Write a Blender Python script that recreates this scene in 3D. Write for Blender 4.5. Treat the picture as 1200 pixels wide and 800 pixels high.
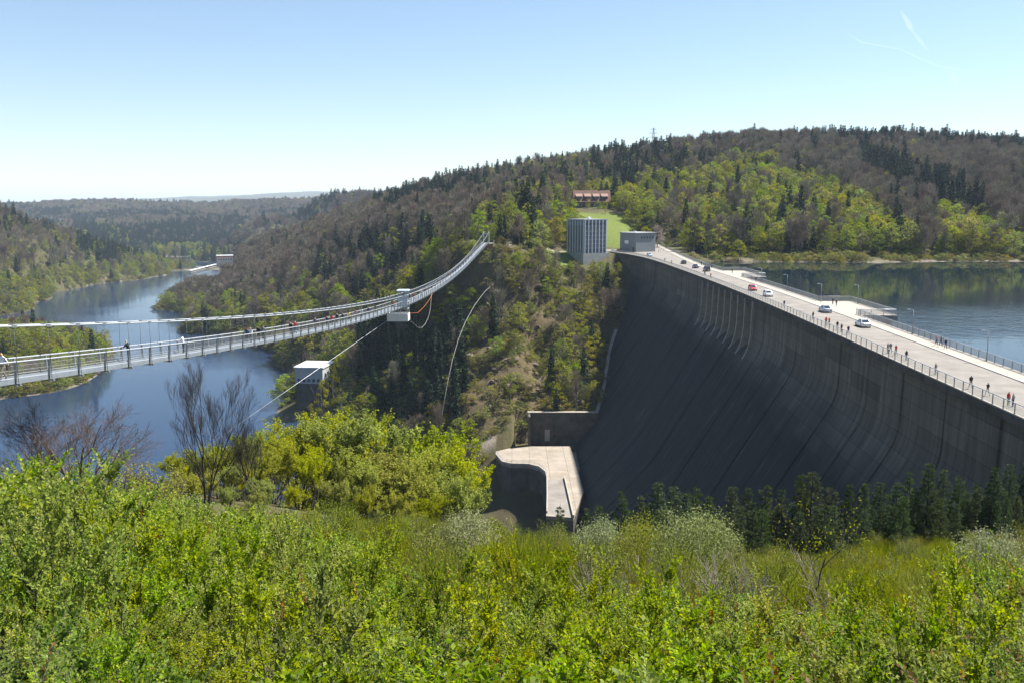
import bpy, bmesh, math, random
import numpy as np
from mathutils import Vector, Matrix

R = math.radians
SC = bpy.context.scene
for o in list(bpy.data.objects):
    bpy.data.objects.remove(o)
COL = SC.collection
rng = np.random.default_rng(7)
random.seed(7)

# ------------------------------------------------------------------ camera
F = 1050.0
TH = math.atan(155 / 1050.0)
CZ = 22.0                                   # camera height above the dam road
cam = bpy.data.cameras.new('camera')
cam.sensor_width = 36.0
cam.lens = 31.5
cam.clip_start = 0.3
cam.clip_end = 80000
co = bpy.data.objects.new('camera', cam)
co.location = (0, 0, CZ)
co.rotation_euler = (math.pi / 2 - TH, 0, 0)
COL.objects.link(co)
SC.camera = co

# ------------------------------------------------------------------ light
SUN_AZ, SUN_EL = R(66), R(56)               # azimuth from +Y towards +X
world = bpy.data.worlds.new('World')
SC.world = world
world.use_nodes = True
wn = world.node_tree
bg = wn.nodes['Background']
sky = wn.nodes.new('ShaderNodeTexSky')
sky.sky_type = 'NISHITA'
sky.sun_disc = False
sky.sun_elevation = SUN_EL
sky.sun_rotation = SUN_AZ
sky.altitude = 700
sky.air_density = 1.1
sky.dust_density = 0.08
sky.ozone_density = 1.6
wn.links.new(sky.outputs[0], bg.inputs[0])
bg.inputs[1].default_value = 0.060
sl = bpy.data.lights.new('sun', 'SUN')
sl.energy = 5.0
sl.angle = R(0.53)
sl.color = (1.0, 0.95, 0.87)
so = bpy.data.objects.new('sun', sl)
sdir = Vector((math.cos(SUN_EL) * math.sin(SUN_AZ), math.cos(SUN_EL) * math.cos(SUN_AZ), math.sin(SUN_EL)))
so.rotation_euler = sdir.to_track_quat('Z', 'Y').to_euler()
so.location = (200, 150, 300)
COL.objects.link(so)
vs = SC.view_settings
vs.view_transform = 'Standard'
vs.look = 'None'
vs.exposure = 1.42
vs.gamma = 1.0
vs.use_curve_mapping = False
cy = SC.cycles
cy.max_bounces = 6
cy.diffuse_bounces = 2
cy.glossy_bounces = 2
cy.transmission_bounces = 3
cy.transparent_max_bounces = 12
cy.volume_bounces = 0
cy.use_denoising = True
cy.caustics_reflective = False
cy.caustics_refractive = False

# ------------------------------------------------------------------ helpers
def ray(px, py):
    a = (px - 600) / F
    b = (400 - py) / F
    return a, math.cos(TH) + b * math.sin(TH), -math.sin(TH) + b * math.cos(TH)

def onY(px, py, Y):
    d = ray(px, py)
    k = Y / d[1]
    return (d[0] * k, Y, CZ + d[2] * k)

def onz(px, py, z):
    d = ray(px, py)
    k = (z - CZ) / d[2]
    return (d[0] * k, d[1] * k, z)

def project(x, y, z):
    f = y * math.cos(TH) - (z - CZ) * math.sin(TH)
    u = y * math.sin(TH) + (z - CZ) * math.cos(TH)
    return 600 + F * x / f, 400 - F * u / f

def tag(o, label=None, cat=None, group=None, kind=None):
    if label: o['label'] = label
    if cat: o['category'] = cat
    if group: o['group'] = group
    if kind: o['kind'] = kind
    return o

def empty(name, loc=(0, 0, 0), rz=0.0, scale=1.0):
    o = bpy.data.objects.new(name, None)
    o.location = loc
    o.rotation_euler = (0, 0, rz)
    o.scale = (scale,) * 3
    o.empty_display_size = 0.3
    COL.objects.link(o)
    return o

def link_mesh(name, me, parent=None, loc=None):
    o = bpy.data.objects.new(name, me)
    if loc is not None: o.location = loc
    if parent: o.parent = parent
    COL.objects.link(o)
    return o

class MB:
    """collects polygons and makes one mesh of them"""
    def __init__(s):
        s.v = []; s.f = []; s.m = []; s.smooth = []
    def add(s, vs_, fs, mi=0, sm=False):
        b = len(s.v)
        s.v.extend([tuple(p) for p in vs_])
        for f in fs:
            s.f.append(tuple(i + b for i in f)); s.m.append(mi); s.smooth.append(sm)
    def box(s, c, d, mi=0, rz=0.0, taper=1.0, M=None):
        x, y, z = [k / 2 for k in d]
        pts = []
        for k, (sx, sy, sz) in enumerate(((-1,-1,-1),(1,-1,-1),(1,1,-1),(-1,1,-1),(-1,-1,1),(1,-1,1),(1,1,1),(-1,1,1))):
            t = taper if sz > 0 else 1
            p = Vector((sx * x * t, sy * y * t, sz * z))
            if rz: p = Matrix.Rotation(rz, 3, 'Z') @ p
            if M is not None: p = M @ p
            pts.append(p + Vector(c))
        s.add(pts, [(0,3,2,1),(4,5,6,7),(0,1,5,4),(1,2,6,5),(2,3,7,6),(3,0,4,7)], mi)
    def bar(s, a, b, w, h=None, mi=0):
        a = Vector(a); b = Vector(b); d = b - a
        L = d.length
        if L < 1e-6: return
        q = d.to_track_quat('Y', 'Z').to_matrix()
        s.box((a + b) / 2, (w, L, h or w), mi, M=q)
    def tube(s, pts, rad, n=6, mi=0, cap=True, sm=True):
        pts = [Vector(p) for p in pts]
        if not hasattr(rad, '__len__'): rad = [rad] * len(pts)
        b = len(s.v)
        ref = None
        for i, p in enumerate(pts):
            t = (pts[min(i + 1, len(pts) - 1)] - pts[max(i - 1, 0)])
            if t.length < 1e-9: t = Vector((0, 0, 1))
            t.normalize()
            if ref is None:
                ref = t.orthogonal().normalized()
            u = (ref - t * ref.dot(t))
            if u.length < 1e-6: u = t.orthogonal()
            u.normalize(); ref = u
            w = t.cross(u)
            for k in range(n):
                a = 2 * math.pi * k / n
                s.v.append(tuple(p + (u * math.cos(a) + w * math.sin(a)) * rad[i]))
        for i in range(len(pts) - 1):
            for k in range(n):
                s.f.append((b + i*n + k, b + i*n + (k+1) % n, b + (i+1)*n + (k+1) % n, b + (i+1)*n + k)); s.m.append(mi); s.smooth.append(sm)
        if cap and n > 2:
            s.f.append(tuple(b + k for k in reversed(range(n)))); s.m.append(mi); s.smooth.append(False)
            e = b + (len(pts) - 1) * n
            s.f.append(tuple(e + k for k in range(n))); s.m.append(mi); s.smooth.append(False)
    def poly(s, pts, z0, z1, mi=0):
        """prism from a counter-clockwise outline"""
        n = len(pts)
        vs_ = [(p[0], p[1], z0) for p in pts] + [(p[0], p[1], z1) for p in pts]
        fs = [tuple(range(n, 2 * n)), tuple(reversed(range(n)))] + [(i, (i+1) % n, n + (i+1) % n, n + i) for i in range(n)]
        s.add(vs_, fs, mi)
    def mesh(s, name, mats):
        me = bpy.data.meshes.new(name)
        me.from_pydata(s.v, [], s.f)
        for m in (mats if isinstance(mats, (list, tuple)) else [mats]):
            me.materials.append(m)
        if s.f:
            me.polygons.foreach_set('material_index', s.m)
            me.polygons.foreach_set('use_smooth', s.smooth)
        me.update()
        return me
    def build(s, name, mats, parent=None, loc=None):
        return link_mesh(name, s.mesh(name, mats), parent, loc)

def np_mesh(name, V, Fq, mats, attrs=None, smooth=False, mi=None):
    """mesh from numpy arrays; Fq is (n,3) or (n,4)"""
    V = np.asarray(V, dtype=np.float32); Fq = np.asarray(Fq, dtype=np.int32)
    me = bpy.data.meshes.new(name)
    k = Fq.shape[1]
    me.vertices.add(len(V)); me.vertices.foreach_set('co', V.ravel())
    me.loops.add(Fq.size); me.loops.foreach_set('vertex_index', Fq.ravel())
    me.polygons.add(len(Fq))
    me.polygons.foreach_set('loop_start', np.arange(0, Fq.size, k, dtype=np.int32))
    me.polygons.foreach_set('loop_total', np.full(len(Fq), k, dtype=np.int32))
    me.polygons.foreach_set('use_smooth', np.full(len(Fq), smooth, dtype=bool))
    for m in (mats if isinstance(mats, (list, tuple)) else [mats]):
        me.materials.append(m)
    if mi is not None: me.polygons.foreach_set('material_index', np.asarray(mi, dtype=np.int32))
    for nm, (dom, arr) in (attrs or {}).items():
        a = me.attributes.new(nm, 'FLOAT', dom)
        a.data.foreach_set('value', np.asarray(arr, dtype=np.float32))
    me.update(calc_edges=True)
    me.validate()
    return me

# ------------------------------------------------------------------ materials
class NT:
    def __init__(s, name):
        s.m = bpy.data.materials.new(name); s.m.use_nodes = True
        s.t = s.m.node_tree; s.n = s.t.nodes
        s.b = s.n['Principled BSDF']; s.out = s.n['Material Output']
    def node(s, typ, **kw):
        n = s.n.new(typ)
        for k, v in kw.items():
            if k.startswith('i_'):
                n.inputs[k[2:].replace('_', ' ')].default_value = v
            else: setattr(n, k, v)
        return n
    def link(s, a, b): s.t.links.new(a, b)
    def ramp(s, src, stops, interp='LINEAR'):
        r = s.n.new('ShaderNodeValToRGB'); e = r.color_ramp.elements
        r.color_ramp.interpolation = interp
        while len(e) < len(stops): e.new(0.5)
        for k, (p, c) in enumerate(stops):
            e[k].position = p; e[k].color = (*c, 1) if len(c) == 3 else c
        s.link(src, r.inputs[0]); return r.outputs[0]
    def mix(s, fac, a, b, mode='MIX'):
        n = s.n.new('ShaderNodeMix'); n.data_type = 'RGBA'; n.blend_type = mode
        for k, v in ((0, fac), (6, a), (7, b)):
            if hasattr(v, 'is_output'): s.link(v, n.inputs[k])
            elif k == 0: n.inputs[0].default_value = v
            else: n.inputs[k].default_value = (*v, 1)
        return n.outputs[2]
    def math(s, op, a, b=None, c=None, clamp=False):
        n = s.n.new('ShaderNodeMath'); n.operation = op; n.use_clamp = clamp
        for k, v in enumerate((a, b, c)):
            if v is None: continue
            if hasattr(v, 'is_output'): s.link(v, n.inputs[k])
            else: n.inputs[k].default_value = v
        return n.outputs[0]
    def noise(s, scale, detail=4, rough=0.55, coord=None, dim='3D'):
        n = s.n.new('ShaderNodeTexNoise'); n.inputs['Scale'].default_value = scale
        n.inputs['Detail'].default_value = detail; n.inputs['Roughness'].default_value = rough
        if coord is not None: s.link(coord, n.inputs['Vector'])
        return n.outputs[0]
    def coord(s, kind='Object', scale=None):
        c = s.n.new('ShaderNodeTexCoord').outputs[kind]
        if scale is None: return c
        m = s.n.new('ShaderNodeMapping'); m.inputs['Scale'].default_value = scale
        s.link(c, m.inputs[0]); return m.outputs[0]
    def pos(s): return s.n.new('ShaderNodeNewGeometry').outputs['Position']
    def attr(s, name, out='Fac'):
        a = s.n.new('ShaderNodeAttribute'); a.attribute_name = name; return a.outputs[out]
    def color(s, v):
        i = s.b.inputs['Base Color']
        if hasattr(v, 'is_output'): s.link(v, i)
        else: i.default_value = (*v, 1)
    def bump(s, h, strength=0.3, dist=0.05):
        b = s.n.new('ShaderNodeBump'); b.inputs['Strength'].default_value = strength; b.inputs['Distance'].default_value = dist
        s.link(h, b.inputs['Height']); s.link(b.outputs[0], s.b.inputs['Normal'])
    def set(s, **kw):
        for k, v in kw.items(): s.b.inputs[k.replace('_', ' ')].default_value = v
        return s

def plain(name, col, rough=0.6, metal=0.0, var=0.15, scale=3.0, bump=0.0, spec=0.4):
    t = NT(name)
    n = t.noise(scale, 5, 0.6, t.coord('Object'))
    lo = tuple(max(0, c * (1 - var)) for c in col); hi = tuple(min(1, c * (1 + var)) for c in col)
    t.color(t.ramp(n, [(0.3, lo), (0.7, hi)]))
    t.set(Roughness=rough, Metallic=metal); t.b.inputs['Specular IOR Level'].default_value = spec
    if bump: t.bump(t.noise(scale * 6, 4, 0.6, t.coord('Object')), bump, 0.03)
    return t.m

def netting(name, col, alpha):
    """fine wire mesh: too fine to see each wire, so part of the light passes"""
    t = NT(name)
    t.color(col); t.set(Roughness=0.6, Metallic=0.0)
    tr = t.node('ShaderNodeBsdfTransparent'); mx = t.node('ShaderNodeMixShader')
    mx.inputs[0].default_value = alpha
    t.link(tr.outputs[0], mx.inputs[1]); t.link(t.b.outputs[0], mx.inputs[2]); t.link(mx.outputs[0], t.out.inputs[0])
    return t.m

def leafmat(name, ramp, trans=0.3, rough=0.55, objvar=0.35, huevar=0.03, spec=0.25):
    """ramp over the per-leaf value v; whole plants vary by their own random"""
    t = NT(name)
    v = t.attr('v')
    c = t.ramp(v, ramp)
    oi = t.node('ShaderNodeObjectInfo').outputs['Random']
    h = t.node('ShaderNodeHueSaturation')
    t.link(c, h.inputs['Color'])
    t.link(t.math('MULTIPLY_ADD', oi, 2 * objvar, 1 - objvar), h.inputs['Value'])
    fr = t.math('FRACT', t.math('MULTIPLY', oi, 17.31))
    t.link(t.math('MULTIPLY_ADD', fr, 2 * huevar, 0.5 - huevar), h.inputs['Hue'])
    fr2 = t.math('FRACT', t.math('MULTIPLY', oi, 41.7))
    t.link(t.math('MULTIPLY_ADD', fr2, 0.35, 0.8), h.inputs['Saturation'])
    t.link(h.outputs[0], t.b.inputs['Base Color'])
    t.set(Roughness=rough); t.b.inputs['Specular IOR Level'].default_value = spec
    if trans > 0:
        tl = t.node('ShaderNodeBsdfTranslucent'); t.link(h.outputs[0], tl.inputs[0])
        mx = t.node('ShaderNodeMixShader'); mx.inputs[0].default_value = trans
        t.link(t.b.outputs[0], mx.inputs[1]); t.link(tl.outputs[0], mx.inputs[2]); t.link(mx.outputs[0], t.out.inputs[0])
    return t.m
# ------------------------------------------------------------------ terrain
# control points: c = seen at a pixel of the survey photo at distance Y; w = world x, y, z
CP = []
def c(*pts):
    for px, py, Y in pts: CP.append(onY(px, py, Y))
def w(*pts): CP.extend(pts)
# the hill we stand on
w((0,2.5,19.6),(0,7,16.9),(0,12,15.0),(0,20,12.0),(0,40,4.2),(0,60,-3),(0,80,-10.5),(0,105,-22),(0,130,-38),(0,165,-60),(0,205,-76),(2,240,-80))
w((-5,7,17.1),(-8,12,15.4),(-12,20,12.6),(-20,40,6),(-28,60,0.5),(-30,80,-4.5),(-30,105,-14),(-34,130,-30),(-40,165,-50),(-50,205,-70))
w((4,7,16.8),(7,12,14.7),(11,20,11.3),(22,40,3),(33,60,-5),(40,80,-9.5),(42,92,-13),(40,110,-25),(37,130,-36),(34,150,-44),(22,190,-62),(10,230,-78))
w((-60,60,1),(-70,100,-14),(-75,150,-42),(-95,200,-66),(-60,250,-79),(-130,290,-88),(-120,120,-30),(-200,200,-75),(-60,20,14),(-120,40,5),(-250,100,-30))
w((58,70,-4),(62,45,2.5),(45,40,3),(30,20,10),(60,20,9),(90,50,3),(120,40,6),(130,75,-3),(64,100,-12),(66,150,-30),(70,220,-40),(74,300,-42),(76,380,-28),(80,415,-12))
# stream and lower lake bed
w((-5,290,-81),(-40,300,-85),(-90,340,-87),(-150,420,-92),(-250,600,-96),(-330,800,-98),(-450,1100,-99),(-545,1500,-98),(-500,1800,-96),(-200,330,-88),(-260,420,-86),(-380,760,-96),(-440,850,-94))
# left spit
w((-265,512,-81),(-300,500,-79),(-300,545,-70),(-330,580,-66),(-340,640,-74),(-350,680,-86),(-420,600,-64),(-450,700,-82),(-330,450,-76),(-255,545,-84),(-272,580,-80.5),(-285,640,-83))
# left hill
c((0,369,880),(30,356,985),(62,342,1125),(87,337,1180),(125,331,1270),(175,324,1385),(222,317,1530))
c((-60,330,900),(0,330,940),(40,325,1080),(90,315,1250),(150,312,1370))
c((-80,268,1000),(0,268,1060),(45,277,1160),(80,288,1270),(120,299,1350),(180,310,1450),(-40,300,960),(0,300,980))
w((-700,1200,-8),(-800,1150,0))
w((-900,1500,-50),(-800,1800,-90),(-760,1650,-70),(-620,1620,-85))
# far shore and far hills
c((150,306,1900),(220,305,1920),(290,303,1930),(350,300,1900),(0,306,2000))
c((0,290,2100),(100,290,2080),(200,290,2060),(300,287,2050),(60,268,2700),(150,272,2300),(230,270,2400),(300,275,2300))
c((0,243,3600),(100,246,3500),(200,246,3500),(300,244,3400),(400,243,3300),(-100,243,3500))
c((300,268,1850),(330,256,1900),(380,247,1950),(440,238,2000),(500,236,2100),(360,280,1700))
c((0,247,7000),(200,246,7000),(400,244,7000),(600,245,7000))
c((-100,240,12000),(80,238,12000),(150,233,12000),(220,230,12000),(300,230,12000),(380,226,12000),(450,223,12000),(560,230,12000),(700,235,12000),(1200,235,12000))
w((0,24000,60),(-8000,22000,60),(9000,22000,60))
# near shore of the central ridge
c((200,363,925),(180,362,930),(216,385,770),(228,340,1150),(228,327,1380),(250,318,1540))
w((-225,740,-79),(-190,690,-79),(-160,640,-79),(-130,570,-79),(-108,500,-79),(-72,420,-78),(-45,365,-74),(-25,335,-67),(-12,325,-65.5))
# central ridge flank
w((-30,430,-52),(-60,500,-58),(-100,600,-55),(-150,720,-52))
c((520,505,340),(480,440,375),(430,400,480),(480,340,560),(400,355,600),(330,370,690),(260,360,850),(480,300,640),(400,320,720),(310,345,820))
c((450,260,850),(400,285,880),(350,305,930),(300,320,980),(250,330,1100))
c((620,488,336),(600,400,385),(590,335,425),(640,430,378),(650,380,400),(690,400,400),(715,340,428),(560,440,360),(700,470,350))
w((2,440,2),(-14,436,-4),(-13,455,4.5),(-30,440,-3),(-6,428,-8),(8,415,-12))
c((577,265,520),(560,270,560),(530,280,560),(600,250,640))
# skyline of the central ridge (ground, crowns come on top)
c((270,309,1150),(300,305,1080),(350,286,1060),(400,264,1040),(442,253,1000),(485,236,950),(515,234,920),(550,233,880),(600,227,850),(645,221,820),(682,217,810),(720,205,850),(760,196,870),(805,187,900),(845,180,920),(900,177,950),(970,174,960),(1050,174,960),(1112,177,950),(1200,182,920),(1300,190,900))
w((-300,1400,-60),(-150,1400,-30),(0,1350,15),(200,1350,50),(450,1350,60),(700,1300,55),(0,2500,20),(600,2500,30),(1200,2500,30))
# plateau at the far end of the dam
w((30,442,-7),(45,444,-8),(36,476,0),(50,485,0),(70,475,0),(90,480,0),(92,520,0.5),(40,490,1.5),(20,470,1),(95,455,-2),(100,600,12))
c((690,262,530),(690,250,590),(692,243,640),(740,250,600),(650,262,520),(620,285,470),(770,280,540))
# upper reservoir
w((100,425,-12),(150,300,-30),(250,250,-30),(150,150,-28),(220,400,-14),(300,410,-14),(450,380,-20),(110,100,-22),(450,200,-22),(620,330,2),(620,150,2),(350,90,-6),(250,60,0))
c((860,308,442),(900,308,442),(950,308.5,440),(1000,309,438),(1040,309,437),(1100,307.5,445),(1150,306,450),(1200,306,450),(1280,306,450))
c((820,300,470),(880,298,480),(1000,292,490),(1100,297,490),(1200,296,490))
c((780,270,570),(840,265,580),(900,262,580),(1000,258,580),(1100,260,580),(1200,258,580))
c((760,235,690),(830,230,690),(900,228,690),(1000,225,690),(1100,225,690),(1200,225,690))
c((720,220,760),(830,203,800),(900,200,800),(1000,198,800),(1100,200,800),(1200,203,800))
# behind and beside the camera
w((0,-4,19.8),(0,-30,24),(0,-200,30),(-200,-100,25),(200,-100,25),(-1500,0,40),(1500,0,40),(0,-3000,40),(-6000,3000,60),(6000,3000,60),(-10000,-8000,60),(10000,-8000,60),(1100,700,40))
CP = np.array(CP, dtype=float)

def lp(x, y):
    r = np.hypot(x, y)
    return np.arctan2(x, y), np.log(np.maximum(r, 1e-3)), r
_u, _v, _r = lp(CP[:, 0], CP[:, 1])
_t = (CP[:, 2] - CZ) / _r
def _phi(d2): return 0.5 * d2 * np.log(d2 + 1e-12)
_n = len(CP)
_A = np.zeros((_n + 3, _n + 3))
_A[:_n, :_n] = _phi((_u[:, None] - _u) ** 2 + (_v[:, None] - _v) ** 2) + np.eye(_n) * 2e-4
_P = np.c_[np.ones(_n), _u, _v]
_A[:_n, _n:] = _P; _A[_n:, :_n] = _P.T
_w = np.linalg.solve(_A, np.r_[_t, 0, 0, 0])

def vnoise(x, y, seed=0):
    """smooth value noise in numpy"""
    xi = np.floor(x).astype(np.int64); yi = np.floor(y).astype(np.int64)
    fx = x - xi; fy = y - yi
    fx = fx * fx * (3 - 2 * fx); fy = fy * fy * (3 - 2 * fy)
    def h(a, b):
        n = (a * 374761393 + b * 668265263 + seed * 974634777) & 0x7fffffff
        n = ((n ^ (n >> 13)) * 1274126177) & 0x7fffffff
        return ((n ^ (n >> 16)) & 0xffff) / 65535.0
    return (h(xi, yi) * (1 - fx) + h(xi + 1, yi) * fx) * (1 - fy) + (h(xi, yi + 1) * (1 - fx) + h(xi + 1, yi + 1) * fx) * fy
def fbm(x, y, sc, oc=4, seed=0):
    s = 0; a = 1; tot = 0
    for k in range(oc):
        s = s + a * (vnoise(x / sc, y / sc, seed + k) - 0.5); tot += a; a *= 0.5; sc *= 0.5
    return s / tot

def base_height(x, y):
    u, v, r = lp(x, y)
    t = np.empty_like(u)
    for i in range(0, len(u), 20000):
        s = slice(i, i + 20000)
        d2 = (u[s, None] - _u) ** 2 + (v[s, None] - _v) ** 2
        t[s] = _phi(d2) @ _w[:_n] + _w[_n] + _w[_n + 1] * u[s] + _w[_n + 2] * v[s]
    return CZ + t * r

def smooth(e0, e1, x):
    k = np.clip((x - e0) / (e1 - e0), 0, 1)
    return k * k * (3 - 2 * k)

# --- the line of the dam (downstream edge of the crest), x as a function of y
_DY = np.array([20, 60, 93, 132, 175, 213, 250, 300, 350, 400, 430, 450, 468])
_DX = np.array([51.0, 53.2, 54.9, 57.0, 59.1, 60.6, 61.8, 62.7, 62.7, 61.3, 59.2, 56.2, 51.0])
_dp = np.polyfit(_DY, _DX, 6)
def damx(y): return np.interp(y, _yy, _xx)
_yy = np.linspace(20, 468, 300)
_xx = np.polyval(_dp, _yy)
_sx = np.r_[0, np.cumsum(np.hypot(np.diff(_xx), np.diff(_yy)))]
DAM_LEN = _sx[-1]
def dam_pt(s):
    """point and downstream-pointing normal at arc length s"""
    y = np.interp(s, _sx, _yy); x = np.interp(y, _yy, _xx)
    d = 2.0
    y2 = np.interp(s + d, _sx, _yy) if s + d < DAM_LEN else y; y1 = np.interp(max(s - d, 0), _sx, _yy)
    x2 = np.interp(y2, _yy, _xx); x1 = np.interp(y1, _yy, _xx)
    tx, ty = x2 - x1, y2 - y1; L = math.hypot(tx, ty)
    return x, y, -ty / L, tx / L
def s_of_y(y): return float(np.interp(y, _yy, _sx))
def face_off(t):
    """how far the downstream face stands out at depth t below the crest"""
    t = np.asarray(t, float)
    a = np.clip(t - 8, 0, 6); o = 0.60 * a * a / 12 + 0.02 * np.clip(t, 0, 8)
    o = o + 0.60 * np.clip(t - 14, 0, 30)
    b = np.clip(t - 44, 0, 8); o = o + 0.60 * b + 0.30 * b * b / 16
    o = o + 0.90 * np.clip(t - 52, 0, 100)
    return o

# apron outline at the foot of the dam (z = -65)
AZ = -65.0
APRON = [onz(px, py, AZ)[:2] for px, py in ((581,528.5),(600,524),(623,522.5),(668,522.5),(676,545),(684,575),(672,606),(640,604),(641,560),(639.5,554),(632,548),(620,545),(599,544.5),(588.5,542),(581,533))]

def in_poly(x, y, poly):
    inside = np.zeros(x.shape, bool); n = len(poly); j = n - 1
    for i in range(n):
        xi, yi = poly[i]; xj, yj = poly[j]
        cond = ((yi > y) != (yj > y)) & (x < (xj - xi) * (y - yi) / (yj - yi + 1e-12) + xi)
        inside ^= cond; j = i
    return inside
def dist_poly(x, y, poly, closed=True):
    d = np.full(x.shape, 1e9); n = len(poly)
    for i in range(n if closed else n - 1):
        ax, ay = poly[i]; bx, by = poly[(i + 1) % n]
        dx, dy = bx - ax, by - ay
        k = np.clip(((x - ax) * dx + (y - ay) * dy) / (dx * dx + dy * dy + 1e-9), 0, 1)
        d = np.minimum(d, np.hypot(x - ax - k * dx, y - ay - k * dy))
    return d

PLAZA = [(26, 462), (50, 464), (58, 456), (62, 440), (64, 420), (84, 420), (90, 470), (96, 560), (82, 560), (76, 500), (26, 480)]
def full_height(x, y):
    z = base_height(x, y)
    r = np.hypot(x, y)
    rough = fbm(x, y, 60, 5, 3) * 9 * smooth(150, 420, r) + fbm(x, y, 6, 3, 9) * 0.9 * smooth(3, 20, r)
    rough = rough + fbm(x, y, 420, 4, 21) * 40 * smooth(1300, 2500, r) + fbm(x, y, 1500, 3, 5) * 90 * smooth(5000, 11000, r) * (r > 4000)
    # rocky steps on the bank beside the dam
    rock = smooth(40, 0, dist_poly(x, y, [(-20, 350), (0, 370), (5, 395)], False))
    rough = rough + rock * (np.abs(fbm(x, y, 18, 5, 33)) * 28 - 3)
    calm = smooth(0, 25, np.abs(z + 4)) * smooth(0, 10, np.abs(z + 82))
    z = z + rough * np.where(r > 150, np.maximum(calm, 0.1), 1)
    # level ground at the end of the dam
    d = dist_poly(x, y, PLAZA); ins = in_poly(x, y, PLAZA)
    k = np.where(ins, 1, smooth(np.where(y < 458, 5, 14), 0, d))
    z = z * (1 - k) + (-0.25) * k
    # never above the crest or through the dam
    dx = x - damx(np.clip(y, 20, 468))
    on = (y > 60) & (y < 440) & (dx > -1.5) & (dx < 13.5)
    z = np.where(on, np.minimum(z, -4.5), z)
    # apron: level shelf, then a drop below its curved edge
    d = dist_poly(x, y, APRON); ins = in_poly(x, y, APRON)
    z = np.where(ins, np.minimum(z, AZ - 1.5), z)
    pit = in_poly(x, y, [(-4, 214), (26, 214), (17, 275), (9, 292), (-6, 296), (-11, 285)])
    z = np.where(pit & ~ins, np.minimum(z, -79), z)
    near_wall = (x > 1) & (x < 36) & (y > 300) & (y < 335)
    z = np.where(near_wall, np.minimum(z, AZ - 1.6), z)
    return z

TH_IN = np.radians(np.arange(-37, 37.01, 0.17))
TH_OUT = np.radians(np.r_[np.arange(37, 323, 6.0)])
THS = np.r_[TH_IN, TH_OUT[1:]]
RS = np.exp(np.linspace(math.log(1.6), math.log(26000), 660))
_T, _R = np.meshgrid(THS, RS)
GX = _R * np.sin(_T); GY = _R * np.cos(_T)
GZ = full_height(GX.ravel(), GY.ravel()).reshape(GX.shape)
NR, NT_ = GX.shape
NI = len(TH_IN)

def H(x, y):
    """ground height (inside the finely sampled wedge)"""
    x = np.atleast_1d(np.asarray(x, float)); y = np.atleast_1d(np.asarray(y, float))
    a = np.arctan2(x, y); r = np.maximum(np.hypot(x, y), 1.7)
    fi = np.clip((a - TH_IN[0]) / (TH_IN[1] - TH_IN[0]), 0, NI - 1.001)
    fr = np.clip((np.log(r) - math.log(1.6)) / (math.log(26000) - math.log(1.6)) * (NR - 1), 0, NR - 1.001)
    i = fi.astype(int); j = fr.astype(int); u = fi - i; v = fr - j
    Z = GZ[:, :NI]
    return (Z[j, i] * (1 - u) + Z[j, i + 1] * u) * (1 - v) + (Z[j + 1, i] * (1 - u) + Z[j + 1, i + 1] * u) * v
def H1(x, y): return float(H(x, y)[0])

# ground cover as it grows: meadow, bare soil/rock, gravel path
MEADOW = [onY(px, py, Y)[:2] for px, py, Y in ((668,256,535),(684,247,590),(728,248,600),(748,260,560),(785,276,510),(735,277,500),(700,272,500),(676,268,505))]
MEADOW2 = [(18, 440), (29, 440), (29, 470), (18, 474)]
ROCK = [onY(px, py, Y)[:2] for px, py, Y in ((520,510,336),(500,470,352),(560,380,400),(600,330,425),(640,350,415),(650,400,392),(640,470,350),(610,490,336))]
PATHS = [[(-1.5,446),(0,470),(-9,500),(-6,540),(3,560)], [(0,470),(14,473),(26,474)], [(-60,331),(-30,328),(-8,324.5)], [(22,300),(22,318)]]
fx, fy = GX.ravel(), GY.ravel()
mead = np.maximum(smooth(8, -1, np.where(in_poly(fx, fy, MEADOW), -1, dist_poly(fx, fy, MEADOW))), smooth(4, -1, np.where(in_poly(fx, fy, MEADOW2), -1, dist_poly(fx, fy, MEADOW2))))
rockm = smooth(25, -5, np.where(in_poly(fx, fy, ROCK), -5, dist_poly(fx, fy, ROCK)))
pathm = np.zeros(fx.shape)
for p in PATHS: pathm = np.maximum(pathm, smooth(2.6, 1.2, dist_poly(fx, fy, p, False)))
_zf = GZ.ravel()
shore = np.maximum(smooth(0.75, 0.2, np.abs(_zf + 3.7)) * ((fx > 70) & (fy > 380) & (fy < 520)), smooth(0.9, 0.2, np.abs(_zf + 81.6)) * (fy > 300))
faces = []
idx = np.arange(NR * NT_).reshape(NR, NT_)
nx = np.roll(idx, -1, axis=1)
quads = np.stack([idx[:-1], nx[:-1], nx[1:], idx[1:]], -1).reshape(-1, 4)

t = NT('forest_soil')
p = t.pos()
n1 = t.noise(0.05, 6, 0.65, p); n2 = t.noise(0.9, 5, 0.65, p); n3 = t.noise(0.35, 6, 0.7, p)
soil = t.ramp(n1, [(0.3, (0.060, 0.050, 0.030)), (0.48, (0.085, 0.075, 0.036)), (0.6, (0.075, 0.088, 0.032)), (0.75, (0.10, 0.085, 0.05))])
soil = t.mix(t.math('MULTIPLY', n2, 0.7), soil, (0.05, 0.042, 0.026))
n4 = t.noise(1.1, 8, 0.75, p)
rockc = t.ramp(t.math('ADD', t.math('MULTIPLY', n3, .5), t.math('MULTIPLY', n4, .5)), [(0.3, (0.03, 0.024, 0.018)), (0.42, (0.10, 0.068, 0.046)), (0.5, (0.065, 0.06, 0.024)), (0.58, (0.12, 0.082, 0.056)), (0.7, (0.155, 0.112, 0.08))])
soil = t.mix(t.attr('rock'), soil, rockc)
gr = t.ramp(n2, [(0.3, (0.075, 0.105, 0.02)), (0.7, (0.12, 0.145, 0.035))])
soil = t.mix(t.attr('meadow'), soil, gr)
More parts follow.
